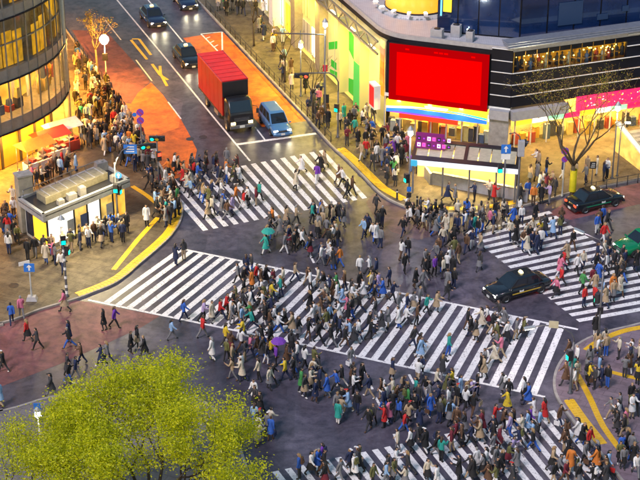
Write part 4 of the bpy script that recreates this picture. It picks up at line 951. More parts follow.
mb = MB(); mb.box((0, 0, 0.02), (0.8, 0.6, 0.3), 0, 0, 0.7); mb.build("base", M_GREYP, r)
# --- right pavement beside the green shop
r = post("lamp_post", 301, 96, 6.2, "tall lamp post with lit lantern beside the orange lane", "street lamp"); lantern(r, 0, 0, 4.6, 170, (1.0, 0.85, 0.4))
r = post("signal_mast", 325, 122, 8.6, "tall dark mast with long signal arm before the green shop", "traffic light", 0.11)
mb = MB(); mb.tube([(0, 0, 8.0), (-2.0, 0.5, 7.9), (-4.4, 1.2, 7.7)], 0.06, 7); mb.build("arm", M_POLE, r)
vehicle_signal(r, (-0.35, -0.2, 3.2), (0.0, 0.3, 0), 2); lantern(r, 0, 0, 8.7, 160, (1.0, 0.95, 0.6))
plate(r, 0.1, 0, 2.2, 0.5, 0.8, FV, M_DARK); plate(r, 0, 0, 5.0, 0.4, 0.6, FV, mat("sign_red", (0.6, 0.03, 0.05), 0.4))
r = post("traffic_signal", 338, 137, 4.2, "curved signal post at the corner by the top crosswalk", "traffic light", 0.08)
mb = MB(); mb.tube([(0, 0, 3.8), (0, 0, 5.0), (-0.25, 0.05, 5.5), (-0.8, 0.2, 5.75), (-3.2, 0.5, 5.6)], 0.06, 7); mb.build("arm", M_POLE, r)
vehicle_signal(r, (-3.7, 0.5, 5.4), (1, -0.1, 0), 2); ped_signal(r, 0, 0, 2.4, R(-120), True)
r = post("lamp_post", 408.5, 211, 6.6, "lamp post with lit lantern at the corner left of the subway shelter", "street lamp", 0.08, M_POLE)
lantern(r, 0, 0, 6.4, 260, (0.85, 0.95, 1.0)); ped_signal(r, 0, 0, 2.5, R(-150), True)
for k, h in enumerate((0.9, 1.4)): plate(r, 0, 0, h + 0.5, 0.35, 0.4, FV, M_SBLUE if k else M_DARK)
r = post("sign_post", 503, 205, 5.0, "post with square blue sign and green signal beside the shelter", "traffic light", 0.07)
plate(r, 0, 0, 4.8, 0.75, 0.75, FV, M_SBLUE, mark='arrow'); plate(r, 0, 0, 4.15, 0.7, 0.45, FV, M_WHITEP); ped_signal(r, -0.4, 0, 2.9, FV, True)
r = post("traffic_signal", 517, 207, 5.6, "dark traffic signal post right of the blue sign", "traffic light", 0.09)
mb = MB(); mb.tube([(0, 0, 5.4), (-0.1, 0, 6.0), (-0.5, 0, 6.3), (-0.9, 0, 6.2)], 0.05, 7); mb.build("arm", M_POLE, r)
vehicle_signal(r, (0.1, -0.1, 5.1), (0.3, 0.9, 0), 0)
mb = MB(); mb.box((0.05, -0.1, 4.4), (0.5, 0.4, 1.3)); mb.build("control_box", M_GREYP, r, 0.03)
r = post("no_parking_sign", 562, 196, 4.2, "post with violet round signs left of the bare tree", "road sign", 0.05, M_POLEL)
plate(r, 0, 0, 3.9, 0.6, 0.6, FV, M_SPURP, mark='slash', disc=True); plate(r, 0, 0, 3.2, 0.5, 0.5, FV, M_SPURP, disc=True, mark='slash')
r = post("lamp_post", 612, 178, 6.4, "lamp post with lit lantern beside the right hand stairs", "street lamp"); lantern(r, 0, 0, 5.9, 260, (1.0, 0.85, 0.5))
r = post("lamp_post", 617, 176, 4.2, "thin second lamp post directly beside the right hand stairs", "street lamp", 0.05)
mb = MB(); mb.tube([(0, 0, 4.0), (0.1, 0, 4.5), (0.4, 0, 4.7)], 0.04, 6); mb.build("arm", M_POLE, r)
mb = MB(); mb.box((0.5, 0, 4.62), (0.4, 0.2, 0.1)); mb.build("lamp_head", E_LAMP, r)
r = post("sign_post", 591, 190, 2.5, "low post with dark square sign near the second black taxi", "road sign", 0.04); plate(r, 0, 0, 2.2, 0.5, 0.6, FV, M_DARK, mark='bars')
# --- lower right
r = post("lamp_post", 598, 336, 5.0, "dark curved lamp post at the lower end of the right crosswalk", "street lamp", 0.09)
arm_lamp(r, [(0, 0, 4.8), (0.05, 0, 5.8), (0.0, 0.1, 6.5), (-0.4, 0.2, 7.2), (-1.4, 0.4, 7.6)], 220, (1.0, 0.75, 0.85))
ped_signal(r, 0, 0, 2.5, R(150), True); plate(r, 0, 0, 2.0, 0.4, 0.5, FV, M_DARK)
r = post("lamp_post", 570, 393, 3.8, "curved lamp post reaching over the diagonal crosswalk's right end", "street lamp", 0.08)
arm_lamp(r, [(0, 0, 3.6), (0, 0, 4.0), (-0.2, 0.05, 4.4), (-0.8, 0.2, 4.7), (-1.9, 0.5, 4.7), (-2.4, 0.5, 4.6)], 150, (1.0, 0.85, 0.75))
plate(r, -1.3, 0.3, 4.9, 0.6, 0.5, R(-100), mat("cream_box", (0.55, 0.5, 0.34), 0.6))
ped_signal(r, 0, 0, 2.5, R(200), True)
r = post("lamp_post", 43, 472, 4.6, "pale lamp post with blue sign under the lower left tree", "street lamp", 0.06, M_POLEL)
plate(r, 0, 0, 4.5, 0.4, 0.7, FV, M_SBLUE); lantern(r, 0, 0, 3.9, 30); 
# guard rails along the left kerb and bollards at the right corner
def bollard(u, v, label):
    p = G(u, v, 0.13); r = tag(empty("bollard", (p.x, p.y, 0.13)), label, "bollard", "dark bollards along the corner kerb")
    mb = MB(); mb.lathe((0, 0, 0), [(0.11, 0), (0.11, 0.05), (0.075, 0.08), (0.07, 0.78), (0.09, 0.82), (0.0, 0.9)], 10); mb.build("shaft", M_DARK, r)
    mb = MB(); mb.lathe((0, 0, 0.6), [(0.077, 0), (0.077, 0.1)], 10); mb.build("reflector_band", M_WHITEP, r)
for k, (u, v) in enumerate([(397, 199), (417, 206), (436, 209), (458, 211)]):
    bollard(u, v, ["dark bollard just left of the corner lamp post", "dark bollard just right of the corner lamp post", "dark bollard, third along the corner kerb", "dark bollard, farthest right along the corner kerb"][k])
def guard_rail(path, label, m):
    r = tag(empty("guard_rail", tuple(path[0])), label, "railing"); o = path[0]
    for k, p in enumerate(path):
        q = p - o; mb = MB(); mb.tube([(q.x, q.y, 0), (q.x, q.y, 0.85)], 0.035, 6); mb.build("rail_post", m, r)
    for h in (0.4, 0.8):
        mb = MB(); mb.tube([tuple(p - o + Vector((0, 0, h))) for p in path], 0.025, 6); mb.build("rail", m, r)
def ppath(a, b, n): return [G(*a, 0.13).lerp(G(*b, 0.13), k / (n - 1)) for k in range(n)]
guard_rail(ppath((206, 7), (262, 68), 12), "dark guard rail along the upper part of the orange lane", M_DARK)
guard_rail(ppath((264, 70), (331, 142), 13), "dark guard rail along the pavement beside the blue car", M_DARK)
guard_rail(ppath((75, 44), (127, 114), 12), "dark guard rail along the crowded left pavement", M_DARK)
guard_rail(ppath((585, 193), (648, 181), 7), "dark guard rail behind the second black taxi", M_DARK)

# ================================================================== trees
M_BARK = mat("bark", (0.055, 0.042, 0.03), 0.85, var=0.25, scale=6, bump=0.4, bscale=25)
M_BARKP = mat("pale_bark", (0.20, 0.16, 0.09), 0.85, var=0.25, scale=6, bump=0.4, bscale=25)
M_BARKP2 = mat("warm_bark", (0.12, 0.085, 0.045), 0.85, var=0.25, scale=6, bump=0.4, bscale=25)
def leaf_mat(name, a, b):
    m = mat(name, a, 0.5, col2=b, scale=1.1)
    m.node_tree.nodes["Principled BSDF"].inputs["Subsurface Weight"].default_value = 0.0
    tr_ = m.node_tree.nodes.new("ShaderNodeBsdfTranslucent"); mx = m.node_tree.nodes.new("ShaderNodeMixShader"); mx.inputs[0].default_value = 0.55
    src = m.node_tree.nodes["Principled BSDF"].inputs["Base Color"].links[0].from_socket
    m.node_tree.links.new(src, tr_.inputs[0]); m.node_tree.links.new(m.node_tree.nodes["Principled BSDF"].outputs[0], mx.inputs[1]); m.node_tree.links.new(tr_.outputs[0], mx.inputs[2])
    m.node_tree.links.new(mx.outputs[0], m.node_tree.nodes["Material Output"].inputs[0])
    return m
M_LEAF = leaf_mat("yellow_green_leaf", (0.80, 0.78, 0.012), (0.58, 0.62, 0.014))
M_LEAF2 = leaf_mat("olive_leaf", (0.50, 0.54, 0.014), (0.28, 0.33, 0.014))
def grow(rg, p, d, ln, r, depth, segs, tips, up=0.25, spread=0.6, split=(2, 3)):
    pts, rad = [p], [r]; n = 3
    for k in range(n):
        d = (d + Vector((rg.gauss(0, .13), rg.gauss(0, .13), rg.gauss(0, .08) + up * 0.12))).normalized()
        p = p + d * (ln / n); r *= 0.87; pts.append(p.copy()); rad.append(r)
        if depth <= 2: tips.append(p.copy())
    segs.append((pts, rad, depth))
    if depth == 0: return
    for k in range(rg.randint(*split)):
        ax = Vector((rg.gauss(0, 1), rg.gauss(0, 1), rg.gauss(0, .5)))
        ax = (ax - d * ax.dot(d)).normalized()
        nd = (d + ax * rg.uniform(spread * 0.6, spread * 1.25)).normalized()
        grow(rg, p, nd, ln * rg.uniform(0.68, 0.88), r * 0.75, depth - 1, segs, tips, up, spread, split)
def tree(name, base, h_trunk, ln, r, depth, label, seed, up=0.3, spread=0.6, bark=None, leaves=0, leaf_size=0.14, lm=None, split=(2, 3), group=None, stems=None, reach=0.4):
    rg = random.Random(seed); root = tag(empty(name, tuple(base)), label, "tree", group)
    segs, tips = [], []
    tp = Vector((rg.gauss(0, .08), rg.gauss(0, .08), h_trunk))
    mb = MB(); mb.tube([(0, 0, -0.02), (0, 0, 0.25), tuple(tp * 0.5), tuple(tp)], [r * 1.5, r * 1.1, r, r * 0.9], 10); mb.build("trunk", bark or M_BARK, root)
    for k in range(stems or 4):
        a = 2 * math.pi * (k + rg.random() * 0.5) / (stems or 4)
        grow(rg, tp.copy(), Vector((math.cos(a) * spread * 1.1, math.sin(a) * spread * 1.1, 0.9)).normalized(), ln, r * 0.62, depth, segs, tips, up, spread, split)
    for pts, rad, dp in segs:
        if dp == depth:
            mb = MB(); mb.tube(pts, rad, 7); mb.build("limb", bark or M_BARK, root)
    mb = MB()
    for pts, rad, dp in segs:
        if dp < depth: mb.tube(pts, [max(x, 0.008) for x in rad], 4 if dp < 2 else 5, 0, False)
    if mb.v: tag(mb.build("branches", bark or M_BARK, root), kind="stuff")
    if leaves:
        mb = MB(); V, F, MI = mb.v, mb.f, mb.mi
        for k in range(leaves):
            t = tips[rg.randrange(len(tips))]
            c = t + Vector((rg.gauss(0, reach), rg.gauss(0, reach), rg.gauss(0, reach * 0.75)))
            a = Vector((rg.gauss(0, 1), rg.gauss(0, 1), rg.gauss(0, .6))).normalized(); b = a.cross(Vector((rg.gauss(0, 1), rg.gauss(0, 1), rg.gauss(0, 1)))).normalized()
            s_ = leaf_size * rg.uniform(0.6, 1.3); o = len(V)
            V += [tuple(c - a * s_), tuple(c + b * s_ * 0.45), tuple(c + a * s_), tuple(c - b * s_ * 0.45)]
            F.append([o, o + 1, o + 2, o + 3]); MI.append(0 if rg.random() < 0.66 else 1); mb.sm.append(False)
        tag(mb.build("crown", [lm or M_LEAF, M_LEAF2], root), kind="stuff")
    return root, segs, tips
p = G(156, 548, 0.13)
tree("leafy_tree", p, 2.4, 2.65, 0.20, 4, "large yellow green leafy tree filling the lower left corner", 11, 0.14, 0.9, None, 88000, 0.080, None, (2, 3), "leafy trees at the lower left", 9, 0.36)
p = G(2, 568, 0.13)
tree("leafy_tree", p, 2.2, 1.9, 0.13, 4, "smaller thinner leafy tree cut off by the left edge", 23, 0.25, 0.6, None, 17000, 0.072, None, (2, 3), "leafy trees at the lower left", 5, 0.36)
p = G(572, 196, 0.13)
r_, segs, tips = tree("bare_tree", p, 2.7, 2.7, 0.18, 4, "bare branching tree with yellow lit lower trunk beside the second taxi", 5, 0.45, 0.62, M_BARKP2, 3200, 0.055, leaf_mat("gold_twig_leaf", (0.6, 0.42, 0.08), (0.35, 0.24, 0.05)), (2, 3), None, 5, 0.14)
mb = MB(); mb.tube([(0, 0, 0.45), (0, 0, 1.2), (0.0, 0.0, 2.3)], [0.29, 0.28, 0.28], 12, 0, False); mb.build("lit_trunk_base", mat("trunk_lit_yellow", (0.72, 0.62, 0.02), 0.5), r_)  # yellow light on the lower trunk put in as a coloured sleeve
tree("bare_tree", G(98, 76, 0.13), 2.6, 1.2, 0.10, 3, "bare pale tree among the crowd at the upper left", 9, 0.6, 0.45, M_BARKP, 900, 0.07, leaf_mat("dry_leaf", (0.4, 0.28, 0.08), (0.25, 0.16, 0.05)), (2, 3), "bare street trees", 4, 0.12)
for k, (u, v, sd_, lb) in enumerate([(285, 82, 31, "bare slim tree left of the tall lamp post"), (313, 118, 37, "bare slim tree between the lamp post and signal mast"), (254, 46, 41, "bare slim tree nearest the top edge on the right pavement")]):
    tree("bare_tree", G(u, v, 0.13), 2.3, 1.35, 0.09, 3, lb, sd_, 0.7, 0.42, M_BARK, 0, 0.1, None, (2, 2), "bare street trees", 4)
# ================================================================== vehicles
M_TYRE = mat("tyre", (0.018, 0.018, 0.02), 0.8)
M_RIM = mat("rim", (0.5, 0.5, 0.52), 0.3, 0.8)
M_CARGL = mat("car_glass", (0.012, 0.018, 0.026), 0.06, 0, var=0.1, spec=0.9)
M_HEAD = emit("headlight", (1.0, 0.93, 0.75), 5.0)
M_HEADD = mat("headlight_off", (0.75, 0.78, 0.8), 0.1)
M_TAIL = emit("taillight", (1.0, 0.03, 0.01), 2.6)
M_PLATE = mat("licence_plate", (0.75, 0.75, 0.70), 0.4)
M_CHROME = mat("chrome", (0.6, 0.6, 0.62), 0.15, 1.0)
def paint(name, c): return mat("paint_" + name, c, 0.22, 0.1, var=0.06, scale=1.5, coat=0.8)
def loft(secs, mi=0):
    mb = MB(); n = len(secs[0]); P = [p for s_ in secs for p in s_]
    F = [(i * n + k, i * n + k + 1, (i + 1) * n + k + 1, (i + 1) * n + k) for i in range(len(secs) - 1) for k in range(n - 1)]
    mb.add(P, F, mi, True)
    o = len(mb.v) - len(P)
    mb.f.append([o + k for k in reversed(range(n))]); mb.mi.append(mi); mb.sm.append(False)
    mb.f.append([o + len(P) - n + k for k in range(n)]); mb.mi.append(mi); mb.sm.append(False)
    return mb
def wheels(root, xs, w, r, wd=0.2):
    t = MB(); t.lathe((0, 0, 0), [(r * 0.6, -wd / 2), (r * 0.93, -wd / 2), (r, -wd * 0.3), (r, wd * 0.3), (r * 0.93, wd / 2), (r * 0.6, wd / 2)], 20); tm = t.mesh("tyre", M_TYRE)
    q = MB(); q.lathe((0, 0, 0), [(0, wd * 0.3), (r * 0.18, wd * 0.34), (r * 0.2, wd * 0.26), (r * 0.58, wd * 0.38), (r * 0.63, wd * 0.5)], 20); qm = q.mesh("rim", M_RIM)
    for x in xs:
        for s_ in (-1, 1):
            o = put("wheel", tm, root, (x, s_ * w, r)); o.rotation_euler = (R(-90) * s_, 0, 0)
            c = put("rim", qm, o)
def car(name, u, v, head_px, label, pm, L=4.25, W=1.6, H=1.46, kind='sedan', lights=True, z=0.0, sign=None, stripe=None, cat="car", beam=0, group=None):
    p = G(u, v); t = G(u + head_px[0], v + head_px[1]) - p; ang = math.atan2(t.y, t.x)
    root = tag(empty(name, (p.x, p.y, z), ang), label, cat, group)
    h = L / 2; hw = W / 2; K = L / 4.25
    if kind == 'sedan':
        prof = [(-h, .60, .60), (-h + .06, .92, .86), (-h + .3, .98, .96), (-h + 1.0, 1.0, .97), (0, 1.0, .96), (h - 1.35, 1.0, .95), (h - .9, 1.0, .92), (h - .35, .97, .86), (h - .08, .90, .76), (h, .62, .62)]
        cab = dict(bl=(-h + .72, h - 1.18), tl=(-h + 1.28, h - 1.95), zb=.95, zt=H)
    elif kind == 'van':
        prof = [(-h, .70, .85), (-h + .06, .94, 1.0), (-h + .4, 1.0, 1.02), (0, 1.0, .98), (h - 1.2, 1.0, .96), (h - .6, .98, .88), (h - .15, .92, .74), (h, .66, .60)]
        cab = dict(bl=(-h + .06, h - .85), tl=(-h + .35, h - 1.75), zb=.95, zt=H)
    secs = []
    for x, wf, zt_ in prof:
        w = hw * wf
        half = [(w * .80, .20), (w * .97, .28), (w, .50), (w * .99, zt_ - .16), (w * .93, zt_ - .03), (w * .6, zt_ + .015), (0, zt_ + .03)]
        secs.append([(x, -a, b) for a, b in half] + [(x, a, b) for a, b in reversed(half[:-1])])
    body = loft(secs).build("body", pm, root)
    (b0, b1), (t0, t1) = cab['bl'], cab['tl']; zb_, zt_ = cab['zb'], cab['zt']; bw, tw = hw * .90, hw * .74
    def corner(x, y, top): return (x, y, zt_ - .05 if top else zb_ - .02)
    mb = MB()
    mb.hexa([(b0, -bw, zb_ - .02), (b1, -bw, zb_ - .02), (b1, bw, zb_ - .02), (b0, bw, zb_ - .02), (t0, -tw, zt_ - .06), (t1, -tw, zt_ - .06), (t1, tw, zt_ - .06), (t0, tw, zt_ - .06)])
    cabo = mb.build("cabin", pm, root, 0.03)
    mb = MB(); mb.hexa([(t0 + .04, -tw + .03, zt_ - .064), (t1 - .04, -tw + .03, zt_ - .064), (t1 - .04, tw - .03, zt_ - .064), (t0 + .04, tw - .03, zt_ - .064), (t0 + .16, -tw + .14, zt_), (t1 - .14, -tw + .14, zt_), (t1 - .14, tw - .14, zt_), (t0 + .16, tw - .14, zt_)])
    mb.build("roof", pm, root, 0.02)
    # glass panes lying just proud of the cabin faces
    def pane(nm, c, ins=(.06, .94, .1, .9), off=.008):
        A, B, Cc, D = [Vector(q) for q in c]      # A,B bottom; Cc,D top (above B, A)
        n = (B - A).cross(D - A).normalized() * off
        f = lambda s_, t_: A.lerp(B, s_).lerp(D.lerp(Cc, s_), t_) + n
        mb = MB(); q = [f(ins[0], ins[2]), f(ins[1], ins[2]), f(ins[1], ins[3]), f(ins[0], ins[3])]
        q2 = [w_ - n * 0.6 for w_ in q]
        mb.hexa([*q2, *q]); mb.build(nm, M_CARGL, root)
    zc0, zc1 = zb_ - .02, zt_ - .06
    pane("windscreen", ((b1, -bw, zc0), (b1, bw, zc0), (t1, tw, zc1), (t1, -tw, zc1)))
    pane("rear_window", ((b0, bw, zc0), (b0, -bw, zc0), (t0, -tw, zc1), (t0, tw, zc1)))
    for s_ in (-1, 1):
        for (i0, i1) in (((.10, .47), (.52, .90)) if kind == 'sedan' else ((.08, .33), (.37, .62), (.66, .92))):
            if s_ < 0: c = ((b0, -bw, zc0), (b1, -bw, zc0), (t1, -tw, zc1), (t0, -tw, zc1)); ii = (i0, i1)
            else: c = ((b1, bw, zc0), (b0, bw, zc0), (t0, tw, zc1), (t1, tw, zc1)); ii = (1 - i1, 1 - i0)
            pane("side_window", c, (ii[0], ii[1], .14, .88))
        mb = MB(); mb.box((b1 - .12, s_ * (bw + .12), zb_ - .02), (.10, .2, .13)); mb.build("mirror", pm, root, .02)
        for x in (0.25, -0.75): mb = MB(); mb.box((x, s_ * (hw + .004), .72), (.18, .02, .035)); mb.build("door_handle", M_CHROME, root)
        for x in (.72, -.18, -1.0):
            mb = MB(); mb.box((x, s_ * (hw - .004), .32), (.012, .012, .5)); mb.build("door_seam", M_DARK, root)
        for x in (h - .8 * K, -h + .85 * K):
            mb = MB(); n = 14; P = [(x + .36 * math.cos(a), s_ * (hw + .002), .29 + .36 * math.sin(a)) for a in [math.pi * k / n for k in range(n + 1)]] + [(x - .36, s_ * (hw + .002), .2), (x + .36, s_ * (hw + .002), .2)]
            P2 = [(a, s_ * (hw - .09), c) for a, b, c in P]; m_ = len(P)
            mb.add(P + P2, [tuple(range(m_)), tuple(reversed(range(m_, 2 * m_)))] + [(k, (k + 1) % m_, m_ + (k + 1) % m_, m_ + k) for k in range(m_)]); mb.build("wheel_arch", M_TYRE, root)
        if stripe:
            mb = MB(); mb.box((-.2, s_ * (hw + .001), .50), (L * .5, .012, .09)); mb.build("side_stripe", stripe, root)
            mb = MB(); mb.box((.25, s_ * (hw + .003), .60), (.34, .012, .14)); mb.build("door_badge", M_WHITEP, root)
        mb = MB(); mb.box((h - .12, s_ * hw * .66, .56), (.16, .36, .15)); mb.build("headlight", M_HEAD if lights else M_HEADD, root, .02)
        mb = MB(); mb.box((-h + .09, s_ * hw * .68, .62), (.14, .34, .17)); mb.build("taillight", M_TAIL, root, .02)
    for s_, nm in ((1, "front_bumper"), (-1, "rear_bumper")):
        mb = MB(); mb.box((s_ * (h - .04), 0, .26), (.16, W * .94, .2)); mb.build(nm, M_DARK if kind == 'sedan' else pm, root, .04)
        mb = MB(); mb.box((s_ * (h + .045), 0, .30), (.02, .34, .17)); mb.build("licence_plate", M_PLATE, root)
    mb = MB(); mb.box((h - .03, 0, .54), (.1, W * .42, .14)); gr = mb.build("grille", M_DARK, root, .01)
    for k in range(3): mb = MB(); mb.box((h + .022, 0, .56 + .04 * k), (.012, W * .4, .015)); mb.build("grille_bar", M_CHROME, gr)
    wheels(root, (h - .8 * K, -h + .85 * K), hw - .08, .29)
    if sign:
        mb = MB(); mb.hexa([(-.35, -.2, H - .01), (-.1, -.2, H - .01), (-.1, .2, H - .01), (-.35, .2, H - .01), (-.3, -.14, H + .16), (-.15, -.14, H + .16), (-.15, .14, H + .16), (-.3, .14, H + .16)]); mb.build("roof_sign", sign, root, .02)
    if beam:
        for s_ in (-1, 1):
            lamp(root, (h + .1, s_ * hw * .6, .62), beam, (1.0, .9, .6), .05, 'SPOT', (R(78), 0, R(-90)), R(75))
    return root
E_TSIGN = emit("taxi_sign", (1.0, 0.85, 0.4), 0.7)
P_BLK, P_NAV, P_BLU, P_GRN = paint("black", (0.008, 0.010, 0.014)), paint("navy", (0.01, 0.018, 0.06)), paint("blue", (0.07, 0.19, 0.40)), paint("green", (0.0, 0.20, 0.07))
S_YEL, S_GRN, S_BLUE = mat("stripe_yellow", (.6, .4, .05), .4), mat("stripe_green", (.02, .25, .12), .4), mat("stripe_blue", (.02, .10, .4), .4)
car("taxi", 517, 293, (-30, 8.2), "black taxi turning across the right crosswalk towards the left", P_BLK, 4.85, 1.8, 1.6, sign=E_TSIGN, stripe=S_YEL, cat="taxi", beam=15, group="taxis")
car("taxi", 594, 206, (30, -7.0), "black taxi driving off to the right past the bare tree", P_BLK, 4.6, 1.75, 1.58, sign=E_TSIGN, stripe=S_GRN, cat="taxi", group="taxis")
car("taxi", 643, 249, (-30, 8.0), "green taxi cut off by the right edge", P_GRN, 4.6, 1.75, 1.58, sign=E_TSIGN, stripe=S_YEL, cat="taxi", group="taxis")
car("taxi", 187, 62, (10, 12.3), "dark taxi just behind and left of the red truck", P_BLK, 4.6, 1.8, 1.6, sign=E_TSIGN, cat="taxi", beam=30, group="taxis")
car("taxi", 153, 22, (10, 12.3), "navy blue taxi farthest up the road with lit headlights", P_NAV, 4.6, 1.8, 1.6, sign=E_TSIGN, stripe=S_BLUE, cat="taxi", beam=45, group="taxis")
car("car", 185, 5, (10, 12.3), "dark car with yellow stripe cut off by the top edge", P_NAV, 4.6, 1.8, 1.6, stripe=S_YEL, beam=30)
car("car", 275, 128, (10, 12.6), "blue car waiting beside the red truck", P_BLU, 4.6, 1.8, 1.78, kind='van', beam=22)

# ---------------------------------------------------------------- red truck
p = G(232, 121); ang = math.atan2(ROAD.y, ROAD.x)
TR = tag(empty("truck", (p.x, p.y, 0), ang), "tall red box truck with black cab at the stop line", "truck")
TR.scale = (1.0, 1.08, 1.12)
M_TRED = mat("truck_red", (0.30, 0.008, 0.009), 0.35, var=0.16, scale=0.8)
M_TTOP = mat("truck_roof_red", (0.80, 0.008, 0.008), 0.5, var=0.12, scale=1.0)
BW, BL0, BL1, BZ0, BZ1 = 1.08, -6.1, 1.1, 0.95, 3.75
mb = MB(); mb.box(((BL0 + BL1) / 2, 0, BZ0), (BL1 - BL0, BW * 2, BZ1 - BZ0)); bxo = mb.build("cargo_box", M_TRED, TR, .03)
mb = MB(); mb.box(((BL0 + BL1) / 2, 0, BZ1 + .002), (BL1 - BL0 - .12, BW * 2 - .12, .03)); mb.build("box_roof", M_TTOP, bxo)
for s_ in (-1, 1):
    mb = MB(); mb.box(((BL0 + BL1) / 2, s_ * (BW - .0), BZ1 - .05), (BL1 - BL0 + .02, .07, .09)); mb.build("edge_trim", mat("trim_red", (.7, .05, .04), .3, .3), bxo)
    mb = MB(); mb.box(((BL0 + BL1) / 2, s_ * (BW - .02), BZ0 - .1), (BL1 - BL0, .08, .12)); mb.build("side_rail", M_DARK, TR)
    for k in range(1, 6):
        x = BL0 + (BL1 - BL0) * k / 6; mb = MB(); mb.box((x, s_ * (BW + .004), BZ0 + .05), (.03, .012, BZ1 - BZ0 - .2)); mb.build("panel_seam", mat("seam_red", (.42, .01, .01), .4), bxo)
for k in range(1, 8):
    x = BL0 + (BL1 - BL0) * k / 8; mb = MB(); mb.box((x, 0, BZ1 + .033), (.05, BW * 1.9, .015)); mb.build("roof_rib", mat("seam_red", (.42, .01, .01), .4), bxo)
mb = MB(); mb.box((BL1 + .06, 0, BZ1 - 1.25), (.1, BW * 2 - .02, 1.22)); mb.build("front_panel", mat("truck_black", (.012, .012, .016), .3), TR, .03)
# cab
CX0, CX1 = 1.22, 2.85
secs = []
for x, w, zt_ in ((CX0, 1.0, 2.55), (CX0 + .3, 1.02, 2.62), (CX1 - .55, 1.0, 2.58), (CX1 - .12, .98, 1.75), (CX1, .95, 1.55)):
    half = [(w * .9, .55), (w, .62), (w, 1.4), (w * .97, zt_ - .1), (w * .85, zt_), (0, zt_ + .02)]
    secs.append([(x, -a, b) for a, b in half] + [(x, a, b) for a, b in reversed(half[:-1])])
cab_o = loft(secs).build("cab", mat("truck_black", (.012, .012, .016), .3), TR)
ws = MB(); ws.hexa([(CX1 - .115, -.88, 1.70), (CX1 - .115, .88, 1.70), (CX1 - .50, .84, 2.46), (CX1 - .50, -.84, 2.46), (CX1 - .085, -.88, 1.74), (CX1 - .085, .88, 1.74), (CX1 - .47, .84, 2.50), (CX1 - .47, -.84, 2.50)]); ws.build("windscreen", M_CARGL, TR)
for s_ in (-1, 1):
    mb = MB(); mb.hexa([(CX0 + .25, s_ * 1.0 - .0, 1.5), (CX1 - .3, s_ * 1.0, 1.5), (CX1 - .3, s_ * 1.025, 1.5), (CX0 + .25, s_ * 1.025, 1.5), (CX0 + .25, s_ * .97, 2.35), (CX1 - .55, s_ * .97, 2.35), (CX1 - .55, s_ * 1.01, 2.35), (CX0 + .25, s_ * 1.01, 2.35)]); mb.build("side_window", M_CARGL, TR)
    mb = MB(); mb.box((CX1 + .02, s_ * .72, .78), (.1, .36, .2)); mb.build("headlight", emit("truck_head", (1.0, .75, .3), 4.0), TR, .02)
    mb = MB(); mb.tube([(CX1 - .25, s_ * 1.0, 2.1), (CX1 + .1, s_ * 1.25, 2.1), (CX1 + .1, s_ * 1.28, 1.9)], .025, 6); arm = mb.build("mirror_arm", M_DARK, TR)
    mb = MB(); mb.box((CX1 + .1, s_ * 1.28, 1.55), (.08, .2, .38)); mb.build("mirror", M_DARK, arm, .02)
    mb = MB(); mb.box((BL0 + .05, s_ * .8, .75), (.08, .3, .14)); mb.build("taillight", M_TAIL, TR)
mb = MB(); mb.box((CX1 + .02, 0, .45), (.16, 1.96, .26)); mb.build("bumper", mat("bumper_grey", (.12, .12, .13), .4), TR, .03)
mb = MB(); mb.box((CX1 + .11, 0, .5), (.02, .42, .2)); mb.build("licence_plate", M_PLATE, TR)
mb = MB(); mb.box((CX1 - .0, 0, 1.0), (.06, 1.3, .35)); gr = mb.build("grille", M_DARK, TR)
for k in range(3): mb = MB(); mb.box((CX1 + .035, 0, 1.05 + .1 * k), (.02, 1.2, .03)); mb.build("grille_bar", M_CHROME, gr)
mb = MB(); mb.box((-1.3, 0, .55), (6.6, .9, .28)); mb.build("chassis", M_DARK, TR)
mb = MB(); mb.box((-1.0, -.85, .42), (1.1, .4, .4)); mb.build("fuel_tank", M_STEEL, TR, .04)
wheels(TR, (1.9, -3.9), .92, .42, .26)
for s_ in (-1, 1): lamp(TR, (CX1 + .12, s_ * .72, .8), 22, (1.0, .85, .5), .05, 'SPOT', (R(78), 0, R(-90)), R(75))
